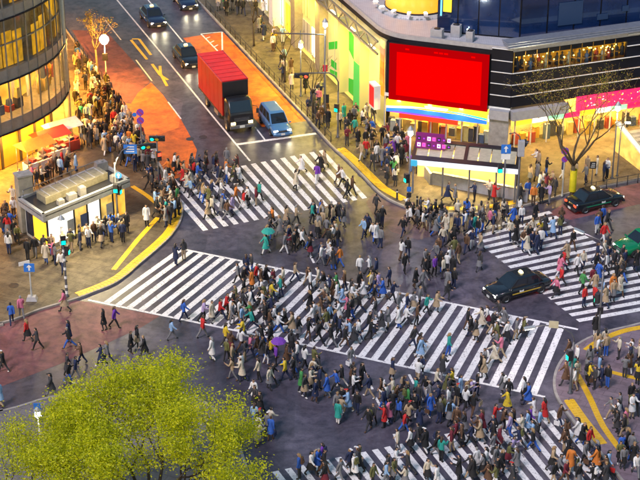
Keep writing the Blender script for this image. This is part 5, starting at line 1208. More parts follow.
# ================================================================== people
import numpy as np
prng = random.Random(2024)
def seg_dist(p, a, b):
    ab = b - a; t = max(0.0, min(1.0, (p - a).dot(ab) / max(ab.length_squared, 1e-9)))
    return (p - (a + ab * t)).length
def make_pose(name, ll, lk, rl, rk, la, le, ra, re, lean=0.0, slim=1.0, lift=(0.0, 0.0), turn=0.0):
    """angles in degrees, + = forwards; returns dict of meshes (facing +Y)"""
    J, RAD, E, REG = {}, {}, [], []
    def sw(a): return Vector((0, math.sin(R(a)), -math.cos(R(a))))
    J['pel'] = Vector((0, 0, .93)); up = Vector((0, math.sin(R(lean)), math.cos(R(lean))))
    J['wai'] = J['pel'] + up * .15; J['che'] = J['pel'] + up * .37; J['nkb'] = J['pel'] + up * .51
    J['nek'] = J['nkb'] + up * .07 + Vector((0, .012, 0)); J['hd1'] = J['nek'] + Vector((math.sin(R(turn)) * .01, .018, .07)); J['hd2'] = J['hd1'] + Vector((0, .006, .08)); J['hd3'] = J['hd2'] + Vector((0, -.005, .055))
    for s_, sd in ((-1, 'l'), (1, 'r')):
        al, ak = (ll, lk) if s_ < 0 else (rl, rk); aa, ae = (la, le) if s_ < 0 else (ra, re); lf = lift[0 if s_ < 0 else 1]
        J[sd + 'hip'] = J['pel'] + Vector((s_ * .085, 0, -.05)); J[sd + 'kne'] = J[sd + 'hip'] + sw(al) * .42
        J[sd + 'ank'] = J[sd + 'kne'] + sw(al - ak) * .41
        fa = R(max(-40, min(20, (al - ak) * 0.7))); J[sd + 'toe'] = J[sd + 'ank'] + Vector((s_ * .012, .15 * math.cos(fa), -.035 + .15 * math.sin(fa)))
        J[sd + 'sho'] = J['nkb'] + Vector((s_ * .175, 0, -.035)); d1 = (sw(aa) + Vector((s_ * (.14 + lf), 0, 0))).normalized(); J[sd + 'elb'] = J[sd + 'sho'] + d1 * .28
        d2 = (sw(aa + ae) + Vector((s_ * (.06 - lf * .4), 0, 0))).normalized(); J[sd + 'wri'] = J[sd + 'elb'] + d2 * .24; J[sd + 'han'] = J[sd + 'wri'] + d2 * .085
    lo = min(J['lank'].z - .075, J['rank'].z - .075, J['ltoe'].z - .035, J['rtoe'].z - .035)
    for k in J: J[k].z -= lo
    rad = dict(pel=(.155, .115), wai=(.135, .10), che=(.165, .115), nkb=(.085, .075), nek=(.052, .055), hd1=(.072, .085), hd2=(.078, .098), hd3=(.045, .055))
    for sd in 'lr':
        rad.update({sd + 'hip': (.088, .092), sd + 'kne': (.058, .06), sd + 'ank': (.042, .045), sd + 'toe': (.04, .03), sd + 'sho': (.062, .06), sd + 'elb': (.043, .043), sd + 'wri': (.03, .032), sd + 'han': (.036, .026)})
    bones = [('pel', 'wai', 't'), ('wai', 'che', 't'), ('che', 'nkb', 't'), ('nkb', 'nek', 'h'), ('nek', 'hd1', 'h'), ('hd1', 'hd2', 'h'), ('hd2', 'hd3', 'h')]
    for sd in 'lr': bones += [('pel', sd + 'hip', 'p'), (sd + 'hip', sd + 'kne', 'p'), (sd + 'kne', sd + 'ank', 'p'), (sd + 'ank', sd + 'toe', 's'), ('nkb', sd + 'sho', 't'), (sd + 'sho', sd + 'elb', 't'), (sd + 'elb', sd + 'wri', 't'), (sd + 'wri', sd + 'han', 'a')]
    keys = list(J); ix = {k: i for i, k in enumerate(keys)}
    me = bpy.data.meshes.new("skeleton"); me.from_pydata([tuple(J[k]) for k in keys], [(ix[a], ix[b]) for a, b, c in bones], [])
    ob = bpy.data.objects.new("skeleton", me); COL.objects.link(ob)
    sk = ob.modifiers.new("skin", 'SKIN'); sk.use_smooth_shade = True
    for k in keys:
        d = me.skin_vertices[0].data[ix[k]]; d.radius = (rad[k][0] * slim, rad[k][1] * slim); d.use_root = (k == 'pel')
    sb = ob.modifiers.new("sub", 'SUBSURF'); sb.levels = 1
    dg = bpy.context.evaluated_depsgraph_get(); ev = ob.evaluated_get(dg); m2 = ev.to_mesh()
    V = [v.co.copy() for v in m2.vertices]; Nn = [v.normal.copy() for v in m2.vertices]; F = [list(p.vertices) for p in m2.polygons]
    ev.to_mesh_clear(); bpy.data.objects.remove(ob)
    reg = []
    for f in F:
        c = sum((V[i] for i in f), Vector()) / len(f)
        reg.append(min(bones, key=lambda b: seg_dist(c, J[b[0]], J[b[1]]) - 0.5 * (rad[b[0]][0] + rad[b[1]][0]) * 0.6)[2])
    out = {'J': J}
    def shell(sel, off, zoff=0.0):
        used = sorted({i for f, r_ in zip(F, reg) if sel(f, r_) for i in f}); mp = {i: k for k, i in enumerate(used)}
        mb = MB(); o_ = off if callable(off) else (lambda c: off)
        mb.add([V[i] + Nn[i] * o_(V[i]) for i in used], [[mp[i] for i in f] for f, r_ in zip(F, reg) if sel(f, r_)], 0, True)
        return mb
    cen = lambda f: sum((V[i] for i in f), Vector()) / len(f)
    # ---- body: skin with fingers, nose, ears, eyes
    mb = MB(); mb.add(V, F, 0, True)
    for sd, s_ in (('l', -1), ('r', 1)):
        w, h = J[sd + 'wri'], J[sd + 'han']; d = (h - w).normalized(); ac = Vector((0, 1, 0)); ac = (ac - d * ac.dot(d)).normalized(); inn_ = Vector((-s_, 0, 0)); inn_ = (inn_ - d * inn_.dot(d)).normalized()
        for k, (o_, ln) in enumerate(((.026, .060), (.009, .070), (-.009, .066), (-.026, .052))):
            b = h + ac * o_ + d * .008; mb.tube([b, b + d * ln * .5 + inn_ * .006, b + d * ln * .85 + inn_ * .026], [.0095, .009, .007], 4)
        b = w + d * .03 + ac * .03; mb.tube([b, b + d * .03 + ac * .022, b + d * .06 + ac * .024 + inn_ * .01], [.011, .010, .008], 4)
    hc = J['hd2']; mb.tube([hc + Vector((0, .088, .005)), hc + Vector((0, .112, -.028)), hc + Vector((0, .092, -.036))], [.008, .016, .012], 5)
    for s_ in (-1, 1):
        mb.tube([hc + Vector((s_ * .075, .0, -.03)), hc + Vector((s_ * .09, -.012, .005)), hc + Vector((s_ * .082, -.005, .025))], [.01, .017, .01], 5)
        mb.lathe(tuple(hc + Vector((s_ * .033, .088, .004))), [(0, -.012), (.013, 0), (0, .012)], 6, 1)
    mb.tube([hc + Vector((-.026, .088, -.062)), hc + Vector((0, .096, -.062)), hc + Vector((.026, .088, -.062))], [.004, .007, .004], 4, 2)
    out['body'] = mb
    zp = J['pel'].z
    mbj = shell(lambda f, r_: r_ == 't' or (r_ == 'p' and cen(f).z > zp - .07), lambda c: .022)
    out['jacket'] = mbj
    def skirt_loft(z_top, z_bot, flare, off):
        m_ = MB(); st = abs(J['lank'].y - J['rank'].y) * .5; cx = 0; rings = []
        for k in range(5):
            t = k / 4; z = z_top + (z_bot - z_top) * t
            rx = .17 + flare * t + off; ry = .135 + (flare + st * .55 * ((zp - z_bot) / .75)) * t + off
            rings.append([(rx * math.cos(a), (J['pel'].y if k == 0 else J['pel'].y * (1 - .5 * t)) + ry * math.sin(a), z) for a in [2 * math.pi * q / 14 for q in range(14)]])
        P = [p for r_ in rings for p in r_]
        m_.add(P, [(i * 14 + k, i * 14 + (k + 1) % 14, (i + 1) * 14 + (k + 1) % 14, (i + 1) * 14 + k) for i in range(4) for k in range(14)], 0, True)
        return m_
    tail = skirt_loft(zp + .06, zp - .40, .045, .015)
    ct = MB(); ct.v, ct.f, ct.mi, ct.sm = list(mbj.v), [list(f) for f in mbj.f], list(mbj.mi), list(mbj.sm); ct.add(tail.v, tail.f, 0, True)
    out['coat'] = ct
    out['skirt'] = skirt_loft(zp + .08, zp - .38, .07, .005)
    out['trousers'] = shell(lambda f, r_: r_ == 'p' or (r_ == 't' and cen(f).z < zp + .08), .012)
    out['tights'] = shell(lambda f, r_: r_ == 'p', .003)
    out['shoes'] = shell(lambda f, r_: r_ == 's' or (r_ == 'p' and cen(f).z < .12), .014)
    for nm, sg in (('shoe_l', -1), ('shoe_r', 1)): out[nm] = shell(lambda f, r_: (r_ == 's' or (r_ == 'p' and cen(f).z < .12)) and cen(f).x * sg > 0, .014)
    hz = hc.z
    out['hair_short'] = shell(lambda f, r_: r_ == 'h' and (cen(f).z > hz + .028 or (cen(f).y < hc.y - .005 and cen(f).z > hz - .09)), .020)
    hl = shell(lambda f, r_: r_ == 'h' and (cen(f).z > hz + .034 or (cen(f).y < hc.y + .01 and cen(f).z > hz - .12)), .024)
    hl.tube([hc + Vector((0, -.05, .02)), hc + Vector((0, -.085, -.1)), hc + Vector((0, -.105, -.22)), hc + Vector((0, -.10, -.33))], [.07, .09, .085, .045], 8)
    out['hair_long'] = hl
    cp = shell(lambda f, r_: r_ == 'h' and cen(f).z > hz + .03, .026); cp.hexa([hc + Vector(q) for q in ((-.07, .08, .035), (.07, .08, .035), (.055, .185, .02), (-.055, .185, .02), (-.07, .08, .05), (.07, .08, .05), (.055, .185, .032), (-.055, .185, .032))])
    out['cap'] = cp
    return out
POSES = [make_pose("stride_a", 26, 8, -22, 12, -22, 14, 26, 22, 3), make_pose("stride_b", -24, 14, 24, 6, 24, 24, -20, 12, 3),
         make_pose("step_a", 12, 22, -10, 6, -10, 12, 14, 20, 2, .96), make_pose("stand_a", 2, 2, -3, 2, 3, 10, -3, 12, 0), make_pose("stand_phone", 3, 3, -2, 3, 4, 10, 30, 95, 1, .97),
         make_pose("step_slim", -14, 6, 16, 20, 12, 16, -12, 20, 2, .90), make_pose("stand_arms", 4, 4, -4, 2, 28, 80, 26, 85, 0, .95, (.15, .1)), make_pose("stride_bag", 22, 10, -20, 14, -8, 30, 10, 60, 4, .98),
         make_pose("long_stride", 32, 10, -28, 18, -30, 20, 32, 30, 6, 1.02), make_pose("passing", 4, 42, 2, 4, 6, 20, -8, 16, 2, 1.0), make_pose("stride_phone", -20, 14, 22, 8, 30, 98, -14, 14, 3, .94), make_pose("lean_walk", 16, 26, -24, 10, 12, 70, 18, 65, 9, 1.05)]
STANDING = {3, 4, 6}
M_SKIN = [mat("skin_%d" % k, c, 0.5, var=0.05) for k, c in enumerate([(.52, .31, .20), (.60, .38, .26), (.42, .25, .16)])]
M_EYE = mat("eye_dark", (.02, .015, .012), .3); M_LIP = mat("lip", (.35, .12, .10), .5)
COLR = {'black': (.012, .012, .014), 'charcoal': (.04, .04, .045), 'navy': (.015, .025, .075), 'grey': (.18, .18, .19), 'white': (.75, .74, .72), 'cream': (.62, .55, .42), 'beige': (.42, .31, .19), 'brown': (.11, .055, .028), 'red': (.55, .02, .02),
        'blue': (.03, .12, .50), 'yellow': (.70, .50, .03), 'teal': (.02, .32, .27), 'purple': (.17, .04, .38), 'pink': (.65, .18, .28), 'orange': (.65, .20, .03), 'green': (.05, .26, .07), 'light blue': (.28, .45, .68), 'burgundy': (.17, .015, .03), 'olive': (.13, .13, .04), 'lilac': (.42, .33, .55)}
TOPW = dict(black=26, charcoal=13, navy=10, grey=9, white=18, cream=9, beige=7, brown=6, red=3, blue=3, yellow=2, teal=2, purple=.7, pink=2, orange=1, green=1, burgundy=2, olive=3, lilac=1)
TOPW['light blue'] = 4
BOT = [('black', 'trousers', 22), ('charcoal', 'trousers', 10), ('navy', 'jeans', 16), ('blue', 'jeans', 8), ('beige', 'trousers', 8), ('brown', 'trousers', 5), ('white', 'trousers', 4), ('grey', 'trousers', 8), ('black', 'skirt', 7), ('grey', 'skirt', 3), ('burgundy', 'skirt', 2), ('beige', 'skirt', 3)]
HAIRC = {'black': (.012, .010, .010), 'brown': (.06, .03, .015), 'fair': (.32, .20, .08), 'grey': (.25, .25, .25)}
def cloth(c): return mat("cloth_" + c.replace(' ', '_'), COLR[c], 0.8, var=0.12, scale=9, bump=0.25, bscale=60)
def hairm(c): return mat("hair_" + c, HAIRC[c], 0.55, var=0.15, scale=20)
MESH = []
for k, P_ in enumerate(POSES):
    d = {}
    for q in ('jacket', 'coat', 'skirt', 'trousers', 'tights', 'shoe_l', 'shoe_r', 'hair_short', 'hair_long', 'cap'): d[q] = P_[q].mesh(q, cloth('black'))
    d['body'] = [P_['body'].mesh("person", [m, M_EYE, M_LIP]) for m in M_SKIN]
    MESH.append(d)

# ---- where people are: hand placed ones, then zones (picture polygon, count, phrase, walking directions in degrees, weights)
PEOPLE = []                                            # (pos, yaw, zone, fixed style or None, pose)
def ok_spot(p, d=0.52): return all((p - q[0]).length > d for q in PEOPLE)
def zof(u, v): return 0.0
HAND = [(246.5, 275, 'cross_mid', 'navy', 'navy jeans', 3, 80), (252, 274, 'cross_mid', 'charcoal', 'blue jeans', 4, 200), (176, 265, 'cross_mid', 'navy', 'navy jeans', 4, 60), (184, 260, 'cross_mid', 'charcoal', 'beige trousers', 3, 100), (184, 321, 'cross_mid', 'blue', 'navy jeans', 0, 20),
        (115, 328, 'red', 'purple', 'black trousers', 1, 0), (38, 350, 'red', 'charcoal', 'black trousers', 0, 180), (52, 396, 'lowroad', 'charcoal', 'grey trousers', 1, 200), (102, 366, 'lowroad', 'navy', 'black trousers', 0, 180), (108, 364, 'lowroad', 'grey', 'navy jeans', 0, 170), (145, 357, 'lowroad', 'black', 'charcoal trousers', 1, 190),
        (594, 389, 'se', 'charcoal', 'black trousers', 3, 200), (601, 387, 'se', 'navy', 'navy jeans', 4, 180), (607, 388, 'se', 'black', 'blue jeans', 3, 230), (588, 386, 'se', 'yellow', 'black trousers', 6, 10), (572, 378, 'se', 'teal', 'white trousers', 3, 90), (576, 383, 'se', 'cream', 'beige trousers', 4, 300),
        (4, 372, 'red', 'black', 'charcoal trousers', 0, 160), (-2, 366, 'red', 'beige', 'black trousers', 1, 150), (65, 312, 'red', 'pink', 'beige skirt', 1, 190), (12, 324, 'nwc', 'blue', 'navy jeans', 1, 100), (22, 318, 'nwc', 'pink', 'grey trousers', 0, 110),
        (227, 167, 'cross_top', 'grey', 'navy jeans', 3, 90), (317, 183, 'cross_top', 'purple', 'white trousers', 1, 90), (347, 198, 'cross_top', 'black', 'black trousers', 0, 20), (352, 196, 'cross_top', 'brown', 'charcoal trousers', 1, 20), (376, 213, 'centre', 'charcoal', 'black trousers', 0, 60), (408, 219, 'centre', 'black', 'white trousers', 6, 270),
        (266, 254, 'centre', 'teal', 'white trousers', 0, 200), (276, 366, 'lower', 'purple', 'black trousers', 3, 200), (172, 340, 'lower', 'light blue', 'grey trousers', 0, 10), (203, 338, 'lower', 'red', 'grey trousers', 1, 30), (226, 346, 'lower', 'yellow', 'charcoal trousers', 0, 10), (441, 462, 'cross_low', 'teal', 'black trousers', 4, 60),
        (338, 424, 'lower', 'teal', 'white trousers', 3, 60), (507, 412, 'lower', 'yellow', 'navy jeans', 0, 170), (404, 433, 'lower', 'red', 'blue jeans', 1, 10), (223, 210, 'cross_top', 'blue', 'navy jeans', 0, 10), (236, 204, 'cross_top', 'orange', 'brown trousers', 1, 10), (527, 200, 'ne', 'blue', 'navy jeans', 3, 280), (533, 205, 'ne', 'orange', 'brown trousers', 3, 270),
        (541, 203, 'ne', 'black', 'charcoal trousers', 3, 260), (549, 204, 'ne', 'lilac', 'grey trousers', 4, 200), (147, 226, 'nwc', 'white', 'black trousers', 3, 280), (556, 297, 'cross_right', 'pink', 'black skirt', 0, 200), (561, 287, 'cross_right', 'red', 'charcoal trousers', 1, 210), (560, 276, 'cross_right', 'pink', 'white trousers', 0, 20), (563, 270, 'cross_right', 'red', 'navy jeans', 1, 20),
        (582, 293, 'cross_right', 'green', 'black trousers', 0, 30), (594, 306, 'cross_right', 'red', 'black trousers', 3, 30), (602, 300, 'cross_right', 'light blue', 'beige trousers', 1, 200), (598, 283, 'cross_right', 'blue', 'white trousers', 0, 30), (570, 472, 'cross_low', 'orange', 'beige trousers', 0, 60), (596, 470, 'se', 'orange', 'black trousers', 1, 150), (595, 336, 'se', 'black', 'white trousers', 3, 100)]
for (u, v, zn, tc, bc, pz, yaw) in HAND:
    z = 0.13 if zn in ('se', 'nwc', 'ne', 'nw', 'neu') else 0.0
    PEOPLE.append((G(u, v, z), R(yaw), zn, (tc, bc), pz))
ZONES = [
    ('cross_mid', [(238, 283), (330, 280), (420, 300), (415, 345), (345, 352), (290, 338), (225, 325)], 98, (170, -10), 0.05),
    ('cross_mid', [(415, 303), (470, 310), (530, 328), (525, 386), (470, 378), (400, 360)], 26, (170, -10), 0.05),
    ('cross_mid', [(190, 322), (235, 300), (245, 328), (200, 322)], 4, (170, -10), 0.0),
    ('centre', [(300, 215), (372, 218), (420, 230), (480, 232), (482, 285), (455, 303), (375, 290), (300, 272), (285, 240)], 78, (150, -30, 60, 240), 0.05),
    ('centre', [(250, 225), (300, 220), (290, 262), (262, 258)], 10, (200, 20), 0.1),
    ('centre', [(395, 215), (470, 219), (520, 217), (485, 240), (420, 235)], 36, (0, 180, 90), 0.25),
    ('cross_top', [(185, 190), (240, 172), (262, 205), (205, 228)], 26, (20, 200), 0.05),
    ('cross_top', [(262, 175), (330, 165), (350, 195), (280, 208)], 6, (20, 200), 0.1),
    ('nwc', [(150, 180), (176, 186), (181, 214), (165, 236), (148, 205)], 26, (0, 180, 270), 0.5),
    ('nwc', [(20, 262), (125, 243), (128, 232), (112, 232), (50, 254)], 26, (270, 90, 0), 0.8),
    ('nwc', [(0, 215), (14, 206), (20, 252), (0, 258)], 12, (270, 90), 0.5),
    ('nwc', [(40, 262), (66, 258), (66, 272), (46, 276)], 5, (180, 0, 270), 0.3),
    ('nw', [(76, 52), (100, 80), (128, 122), (160, 172), (146, 184), (112, 158), (78, 142), (74, 80)], 118, (110, 290, 80), 0.35),
    ('nw', [(18, 190), (70, 165), (78, 172), (40, 188), (16, 198)], 16, (90, 270, 0), 0.7),
    ('cross_top', [(160, 172), (195, 165), (222, 172), (190, 190), (178, 186)], 17, (20, 200), 0.1),
    ('neu', [(215, 10), (262, 10), (320, 100), (335, 138), (318, 128), (262, 66)], 34, (110, 290), 0.4),
    ('neu', [(345, 146), (368, 130), (415, 150), (408, 190), (385, 186)], 40, (110, 290, 200), 0.5),
    ('neu', [(335, 120), (372, 120), (380, 130), (345, 142)], 10, (110, 290), 0.4),
    ('ne', [(430, 203), (500, 207), (560, 196), (545, 170), (530, 165), (528, 196), (470, 198)], 16, (20, 200), 0.5),
    ('ne', [(560, 178), (604, 168), (612, 182), (575, 188)], 8, (20, 200), 0.5),
    ('cross_right', [(475, 228), (545, 213), (585, 240), (520, 262)], 20, (120, 300), 0.05),
    ('cross_right', [(560, 240), (640, 262), (645, 305), (590, 312), (560, 290)], 26, (120, 300), 0.05),
    ('cross_right', [(600, 225), (640, 240), (640, 262), (585, 240)], 5, (120, 300), 0.1),
    ('lower', [(165, 335), (250, 338), (330, 356), (345, 395), (295, 415), (240, 400), (215, 372)], 40, (170, -10, 60), 0.1),
    ('lower', [(345, 365), (430, 375), (530, 398), (545, 408), (450, 432), (395, 445), (330, 425)], 58, (160, -20, 60, 240), 0.1),
    ('lower', [(245, 400), (275, 400), (275, 460), (255, 470)], 10, (60, 240), 0.1),
    ('cross_low', [(285, 472), (400, 448), (550, 412), (600, 460), (620, 490), (280, 490)], 84, (150, -30), 0.05),
    ('se', [(566, 360), (590, 352), (640, 345), (640, 395), (612, 372), (580, 398), (562, 390)], 20, (90, 0, 180), 0.6),
    ('red', [(0, 335), (80, 315), (130, 325), (60, 352), (0, 372)], 4, (170, 10), 0.0),
    ('lowroad', [(0, 390), (60, 372), (120, 348), (170, 335), (150, 352), (60, 392), (0, 408)], 7, (170, 10), 0.0),
    ('se', [(590, 420), (640, 400), (640, 480), (622, 470)], 18, (90, 270, 150), 0.3),
]
def inside(p, poly):
    c = False; n = len(poly)
    for i in range(n):
        (x1, y1), (x2, y2) = poly[i], poly[(i + 1) % n]
        if (y1 > p[1]) != (y2 > p[1]) and p[0] < (x2 - x1) * (p[1] - y1) / (y2 - y1) + x1: c = not c
    return c
def to_px(p):
    yy, q = p[1] - CAMY, p[2] - CAMZ; dep = yy * _c - q * _s
    return 320 + FOCAL * p[0] / dep, 240 - FOCAL * (yy * _s + q * _c) / dep
CARS = [(o.matrix_basis.translation.copy(), 2.4 if o.name.startswith(('taxi', 'car')) else 4.6) for o in bpy.data.objects if o.parent is None and o.name.split('.')[0] in ('taxi', 'car', 'truck')]
for zn, poly, n, dirs, stand in ZONES:
    us, vs_ = [a for a, b in poly], [b for a, b in poly]; got = tries = 0
    z = 0.13 if zn in ('se', 'nwc', 'ne', 'nw', 'neu') else 0.0
    while got < n and tries < n * 120:
        tries += 1
        u, v = prng.uniform(min(us), max(us)), prng.uniform(min(vs_), max(vs_))
        if not inside((u, v), poly): continue
        p = G(u, v, z)
        if got and prng.random() < 0.5:               # walk in pairs and small groups
            a_ = prng.uniform(0, 6.283); p = PEOPLE[-1][0] + Vector((math.cos(a_), math.sin(a_), 0)) * prng.uniform(0.56, 0.85)
        else: grp_dir = prng.choice(dirs)
        if not inside(to_px(p), poly): continue
        if not ok_spot(p, 0.50 if n > 60 else 0.56): continue
        if any((p - c).length < r_ for c, r_ in CARS): continue
        st = prng.random() < stand
        pz = prng.choice([3, 4, 6]) if st else prng.choice([0, 1, 2, 5, 7, 8, 9, 10, 11])
        PEOPLE.append((p, R(grp_dir + prng.gauss(0, 14)), zn, None, pz)); got += 1
def wpick(items):
    t = prng.uniform(0, sum(w for _, w in items))
    for k, w in items:
        t -= w
        if t <= 0: return k
    return items[-1][0]
PHRASE = dict(cross_mid="on the diagonal crosswalk", centre="in the middle of the crossing", cross_top="on the top crosswalk", nwc="near the kiosk corner", nw="in the left pavement crowd", neu="on the pavement by the screen", ne="by the subway shelter", cross_right="on the right crosswalk", lower="below the diagonal crosswalk", cross_low="on the bottom crosswalk", se="on the lower right pavement", red="on the red painted road", lowroad="above the green tree")
GROUPN = dict(cross_mid="people on the diagonal crosswalk", centre="people in the middle of the crossing", cross_top="people on the top crosswalk", nwc="people around the kiosk", nw="people on the left pavement", neu="people on the pavement by the screen", ne="people by the subway shelter", cross_right="people on the right crosswalk", lower="people below the diagonal crosswalk", cross_low="people on the bottom crosswalk", se="people on the lower right pavement", red="people on the red painted road", lowroad="people above the green tree")
camp = Vector((0, CAMY, CAMZ))
order = sorted(range(len(PEOPLE)), key=lambda k: (PEOPLE[k][0] - camp).length)
vis = [k for k in order if -8 < (lambda q: 320 + FOCAL * q[0] / ((q[1] - CAMY) * _c - (q[2] - CAMZ) * _s))(PEOPLE[k][0]) < 648]
indiv, rest = vis[:300], vis[300:]
seen = set(); bag_for = []
def style(fix):
    for _ in range(200):
        if fix:
            top = fix[0]; bw = fix[1].rsplit(' ', 1); bot = (bw[0], bw[1])
        else:
            top = wpick(list(TOPW.items())); b = wpick([((a, c), w) for a, c, w in BOT]); bot = b
        garment = prng.choice(['jacket', 'jacket', 'coat']) if bot[1] != 'skirt' else 'jacket'
        hat = prng.random() < 0.10
        hc_ = wpick([('black', 10), ('brown', 5), ('fair', 2), ('grey', 1.2)]); long_ = bot[1] == 'skirt' or prng.random() < 0.35
        capc = prng.choice(['white', 'black', 'red', 'navy', 'beige'])
        head = (capc + " cap") if hat else (("long " if long_ else "short ") + hc_ + " hair")
        yield top, garment, bot, hat, hc_, long_, capc, head
def set_mat(o, m): o.material_slots[0].link = 'OBJECT'; o.material_slots[0].material = m
for idx in indiv:
    p, yaw, zn, fix, pz = PEOPLE[idx]
    verb = "standing" if pz in STANDING else "walking"
    for top, garment, bot, hat, hc_, long_, capc, head in style(fix):
        lab = "%s person, %s, %s %s, %s %s, %s" % (verb, head, top, garment, bot[0], bot[1], PHRASE[zn])
        if lab not in seen: break
    seen.add(lab)
    M_ = MESH[pz]; sc = prng.uniform(0.95, 1.06)
    root = bpy.data.objects.new("person", M_['body'][prng.randrange(3)]); COL.objects.link(root)
    root.location = p; root.rotation_euler = (0, 0, yaw - R(90)); root.scale = (sc, sc, sc)
    tag(root, lab, "person", GROUPN[zn])
    set_mat(put(garment, M_[garment], root), cloth(top))
    if bot[1] == 'skirt':
        set_mat(put('skirt', M_['skirt'], root), cloth(bot[0])); set_mat(put('tights', M_['tights'], root), cloth(prng.choice(['black', 'charcoal'])))
    else: set_mat(put('jeans' if bot[1] == 'jeans' else 'trousers', M_['trousers'], root), cloth(bot[0]))
    shc = cloth(prng.choice(['black', 'black', 'brown', 'white', 'charcoal'])); set_mat(put('shoe', M_['shoe_l'], root), shc); set_mat(put('shoe', M_['shoe_r'], root), shc)
    set_mat(put('hair', M_['hair_long' if long_ else 'hair_short'], root), hairm(hc_))
    if hat: set_mat(put('cap', M_['cap'], root), cloth(capc))
    bag_for.append((root, pz, lab, zn, yaw))
# ---- bags held or worn by some of the nearest people
bm = MB(); bm.hexa([(-.14, -.08, 0), (.14, -.08, 0), (.14, .06, 0), (-.14, .06, 0), (-.12, -.06, .40), (.12, -.06, .40), (.11, .06, .40), (-.11, .06, .40)]); BACKPACK = bm.mesh("backpack", cloth('black'))
bm = MB(); bm.hexa([(-.09, -.06, 0), (.09, -.06, 0), (.09, .04, 0), (-.09, .04, 0), (-.08, -.05, .16), (.08, -.05, .16), (.08, .04, .16), (-.08, .04, .16)]); POCKET = bm.mesh("pocket", cloth('black'))
bm = MB(); bm.hexa([(-.05, -.17, 0), (.05, -.17, 0), (.05, .17, 0), (-.05, .17, 0), (-.03, -.19, .28), (.03, -.19, .28), (.03, .19, .28), (-.03, .19, .28)]); TOTE = bm.mesh("tote_bag", cloth('black'))
bm = MB(); bm.tube([(0, -.1, .27), (0, -.07, .40), (0, 0, .44), (0, .07, .40), (0, .1, .27)], .01, 5); STRAP = bm.mesh("strap", cloth('black'))
bseen = set(); nbag = 0
for root, pz, lab, zn, yaw in bag_for[5::4]:
    if nbag >= 55: break
    J = POSES[pz]['J']; sc = root.scale[0]; col_ = prng.choice(['black', 'navy', 'brown', 'red', 'white', 'beige', 'charcoal', 'olive'])
    who = ", ".join(lab.split(", ")[1:4])
    back = prng.random() < 0.5
    l2 = "%s %s of person with %s" % (col_, "backpack" if back else "tote bag", who)
    if l2 in bseen: continue
    bseen.add(l2); nbag += 1
    lp = Vector((0, J['che'].y - .165, J['wai'].z + .02)) if back else J['rhan'] + Vector((.04, 0, -.46))
    if not back and lp.z < 0.05: lp.z = 0.05
    q = Matrix.Rotation(yaw - R(90), 4, 'Z') @ (lp * sc) + root.location
    b = bpy.data.objects.new("backpack" if back else "tote_bag", BACKPACK if back else TOTE); COL.objects.link(b); b.location = q; b.rotation_euler = (0, 0, yaw - R(90)); b.scale = (sc, sc, sc)
    tag(b, l2, "bag", "bags carried across the crossing"); set_mat(b, cloth(col_))
    if back: c = put("pocket", POCKET, b, (0, -.075, .05))
    else: c = put("strap", STRAP, b)
    set_mat(c, cloth(col_))
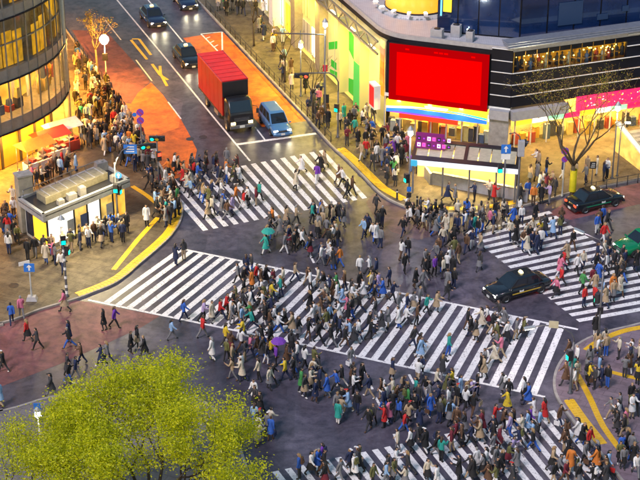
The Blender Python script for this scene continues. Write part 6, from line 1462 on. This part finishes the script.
# ---- the farther people, one crowd
def tri(mb):
    T = []
    for f in mb.f:
        for k in range(1, len(f) - 1): T.append((f[0], f[k], f[k + 1]))
    return np.array(mb.v, dtype=np.float32), np.array(T, dtype=np.int32)
TRI = [{q: tri(P_[q]) for q in ('body', 'jacket', 'coat', 'trousers', 'skirt', 'tights', 'shoes', 'hair_short', 'hair_long')} for P_ in POSES]
VV, TT, MM, cmats, mix = [], [], [], [], {}
def mslot(m):
    if m.name not in mix: mix[m.name] = len(cmats); cmats.append(m)
    return mix[m.name]
vo = 0
for idx in rest:
    p, yaw, zn, fix, pz = PEOPLE[idx]; top, garment, bot, hat, hc_, long_, capc, head = next(style(fix))
    sc = prng.uniform(0.95, 1.06); a = yaw - R(90); co, si = math.cos(a) * sc, math.sin(a) * sc
    parts = [('body', M_SKIN[prng.randrange(3)]), (garment, cloth(top)), ('shoes', cloth('black')), ('hair_long' if long_ else 'hair_short', hairm(hc_))]
    parts += [('skirt', cloth(bot[0])), ('tights', cloth('charcoal'))] if bot[1] == 'skirt' else [('trousers', cloth(bot[0]))]
    for q, m in parts:
        v, t = TRI[pz][q]
        w = np.empty_like(v); w[:, 0] = v[:, 0] * co - v[:, 1] * si + p.x; w[:, 1] = v[:, 0] * si + v[:, 1] * co + p.y; w[:, 2] = v[:, 2] * sc + p.z
        VV.append(w); TT.append(t + vo); MM.append(np.full(len(t), mslot(m), dtype=np.int32)); vo += len(v)
if VV:
    V_, T_, I_ = np.concatenate(VV), np.concatenate(TT), np.concatenate(MM)
    me = bpy.data.meshes.new("crowd"); me.vertices.add(len(V_)); me.vertices.foreach_set("co", V_.ravel())
    me.loops.add(T_.size); me.loops.foreach_set("vertex_index", T_.ravel()); me.polygons.add(len(T_)); me.polygons.foreach_set("loop_start", np.arange(0, T_.size, 3, dtype=np.int32))
    for m in cmats: me.materials.append(m)
    me.polygons.foreach_set("material_index", I_); me.polygons.foreach_set("use_smooth", np.ones(len(T_), dtype=bool)); me.update(); me.validate()
    o = bpy.data.objects.new("crowd", me); COL.objects.link(o); tag(o, "dense crowd of people on the far pavements and crosswalk", "crowd", kind="stuff")
print("PEOPLE", len(PEOPLE), len(indiv), len(rest), "crowd tris", sum(len(t) for t in TT))
# ---- umbrellas
def umbrella(u, v, m, label, off=(0.18, 0.1)):
    p = G(u, v); r = tag(empty("umbrella", (p.x + off[0], p.y + off[1], 0.85)), label, "umbrella", "open umbrellas")
    mb = MB(); mb.lathe((0, 0, 0.95), [(0.52, 0.0), (0.44, 0.12), (0.25, 0.23), (0.0, 0.28)], 8, 0, False); mb.build("canopy", m, r)
    mb = MB(); mb.tube([(0, 0, 0), (0, 0, 1.3)], 0.012, 6); mb.build("shaft", M_STEEL, r)
    mb = MB(); mb.tube([(0, 0, 0.02), (0, 0, -.08), (0.03, 0, -.12), (0.06, 0, -.08)], 0.016, 6); mb.build("handle", M_DARK, r)
    for k in range(8):
        a = R(45 * k); mb = MB(); mb.tube([(0, 0, 1.215), (.25 * math.cos(a), .25 * math.sin(a), 1.165), (.51 * math.cos(a), .51 * math.sin(a), .945)], .006, 4); mb.build("rib", M_STEEL, r)
umbrella(276, 366, cloth('purple'), "open purple umbrella below the diagonal crosswalk")
umbrella(266, 254, cloth('teal'), "open teal umbrella above the diagonal crosswalk")
